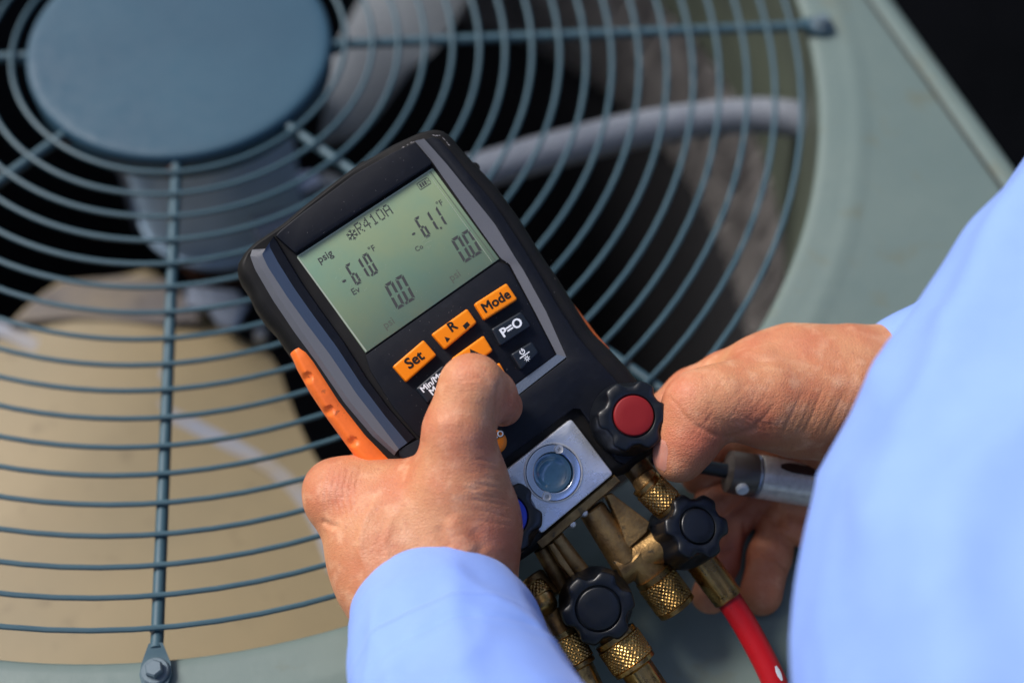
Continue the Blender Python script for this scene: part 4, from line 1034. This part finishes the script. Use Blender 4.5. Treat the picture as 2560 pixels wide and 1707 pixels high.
# sleeves -------------------------------------------------------------------
from mathutils import noise as mnoise
def sleeve(rings_spec, name, nseg=72, wr=.0016, hem=True, seed=0.0, thick=.0012, lines=(), folds=(), stitch=0):
    """rings_spec: (centre world, axis dir, radius across, radius towards camera)"""
    rings = []; S_ = 0; prev = None
    for k, (c_, d, ra, rb) in enumerate(rings_spec):
        if prev is not None: S_ += (c_ - prev).length
        prev = c_
        tc_ = (CAM - c_).normalized(); tc_ = (tc_ - d * tc_.dot(d)).normalized(); sd_ = d.cross(tc_); rg = []
        for i in range(nseg):
            t = 2 * math.pi * i / nseg; p = c_ + sd_ * (math.cos(t) * ra) + tc_ * (math.sin(t) * rb)
            nn = (p - c_).normalized(); amp = wr * min(1, S_ / .03 + .15)
            w = mnoise.noise(Vector((p.x * 14 + seed, p.y * 14, p.z * 14))) * amp * 2.2 + mnoise.noise(Vector((p.x * 45, p.y * 45 + seed, p.z * 30))) * amp * .7
            rd = 1 - abs(mnoise.noise(Vector((p.x * 20 + seed * 2, p.y * 20, p.z * 26)))); w += amp * .9 * rd ** 6
            for (s0, dep, wd) in lines:
                w -= dep * math.exp(-((S_ - s0) / wd) ** 2)
            for (a0, dep, wd) in folds:
                a1 = a0 + .25 * math.sin(S_ * 9 + a0 * 5); w += dep * math.exp(-(((t - a1 + math.pi) % (2 * math.pi) - math.pi) / wd) ** 2) * (.6 + .4 * math.sin(S_ * 14 + a0 * 7)) * min(1, S_ / .05)
            rg.append(p + nn * w)
        rings.append(rg)
    mb = MB()
    if hem:
        inner = []
        for k in (min(8, len(rings) - 1), 0):
            c_ = rings_spec[k][0]; inner.append([p + (c_ - p).normalized() * thick * 1.6 for p in rings[k]])
        mid = [(a + b) / 2 - rings_spec[0][1] * .0006 for a, b in zip(inner[1], rings[0])]
        rings = [inner[0], inner[1], mid] + rings
    mb.loft(rings, True, False, False)
    so = child(mb.mesh(name, 60), name, 'shirt')
    if stitch:
        base = rings[3:] if hem else rings; mbs = MB(); k = stitch; rg = base[k]; nn_ = len(rg); c_ = rings_spec[k][0]; ax_ = rings_spec[k][1]
        L_ = [rg[0]]
        full = resample(rg, 150, True)
        for i in range(150):
            p0 = full[i]; p1 = full[(i + 1) % 150]; d_ = p1 - p0; o_ = (p0 - c_).normalized() * .00045
            a_ = p0 + d_ * .18; b_ = p0 + d_ * .82; w_ = ax_ * .00022
            mbs.add([a_ + o_ - w_, a_ + o_ + w_, b_ + o_ + w_, b_ + o_ - w_, (a_ + b_) / 2 + o_ * 1.6], [(0, 1, 4), (1, 2, 4), (2, 3, 4), (3, 0, 4)])
        child(mbs.mesh('stitching', 0), 'stitching', 'thread', so)['kind'] = 'stuff'
    return so
def spec(path, radii, n):
    path = [Vector(p) for p in path]; C = catmull(path, 10); m = len(C); out = []
    cum = [0]
    for i in range(1, m): cum.append(cum[-1] + (C[i] - C[i - 1]).length)
    for k in range(n):
        s = cum[-1] * k / (n - 1); i = 1
        while i < m - 1 and cum[i] < s: i += 1
        t = (s - cum[i - 1]) / (cum[i] - cum[i - 1]); p = C[i - 1].lerp(C[i], t); d = (C[i] - C[i - 1]).normalized()
        f = s / cum[-1] * (len(radii) - 1); j = min(int(f), len(radii) - 2); g_ = f - j
        out.append((p, d, radii[j][0] * (1 - g_) + radii[j + 1][0] * g_, radii[j][1] * (1 - g_) + radii[j + 1][1] * g_))
    return out
# left: hem around the wrist, rising towards the camera
sl = sleeve(spec([dw(1086, 1512, 8), dw(1108, 1600, 26), dw(1135, 1700, 48), dw(1190, 1860, 80), dw(1290, 2120, 130)], [(.0372, .034), (.0405, .0375), (.043, .041), (.045, .044), (.048, .048), (.052, .052)], 80), 'shirt_sleeve', nseg=110, wr=.0017, seed=3.1, lines=[(.062, .0010, .0013), (.066, -.0005, .0015)], folds=[(1.1, .0016, .12), (1.9, .0018, .14), (2.5, .0014, .1), (.5, .0012, .1)], stitch=26)
sl['label'] = 'left sleeve with its cuff hem at the wrist'
# right: forearm cuff behind, upper arm in front, out of focus
fore = spec([dw(2226, 992, -6), dw(2350, 935, 2), dw(2560, 850, 14), dw(2800, 760, 30)], [(.0335, .033), (.037, .037), (.042, .042), (.048, .046)], 40)
sleeve(fore, 'shirt_sleeve', wr=.0010, seed=9.2, lines=[(.008, .0006, .0008)], stitch=2)['label'] = 'right cuff behind the blurred sleeve'
sil_r = [(2980, -160), (2840, 10), (2700, 190), (2560, 366), (2450, 520), (2350, 720), (2268, 870), (2190, 985), (2126, 1072), (2080, 1172), (2040, 1300), (1995, 1440), (1995, 1540), (1995, 1640), (2000, 1760), (2010, 1900), (2020, 2050)]
path = []; rad = []
for i, (u, v) in enumerate(sil_r):
    a = Vector(sil_r[max(i - 1, 0)]); b = Vector(sil_r[min(i + 1, len(sil_r) - 1)]); t = (b - a).normalized(); nrm = Vector((-t.y, t.x)) * -1
    if nrm.x < 0: nrm = -nrm
    dpt = .60 - .008 * i; Rm = .060 + .0012 * i; rp = Rm * F / dpt
    path.append(at(u + 30 + nrm.x * rp, v + nrm.y * rp, dpt)); rad.append((Rm, Rm * .9))
for _ in range(6):
    path = [path[0]] + [(path[i - 1] + path[i] * 2 + path[i + 1]) / 4 for i in range(1, len(path) - 1)] + [path[-1]]
sleeve(spec(path, rad, 90), 'shirt_sleeve', nseg=110, wr=.0020, hem=False, seed=17.0, folds=[(.3, .009, .22), (.85, .007, .17), (1.3, .008, .2), (1.85, .008, .2), (2.35, .008, .18), (2.75, .005, .12)])['label'] = 'out-of-focus right upper sleeve filling the corner'
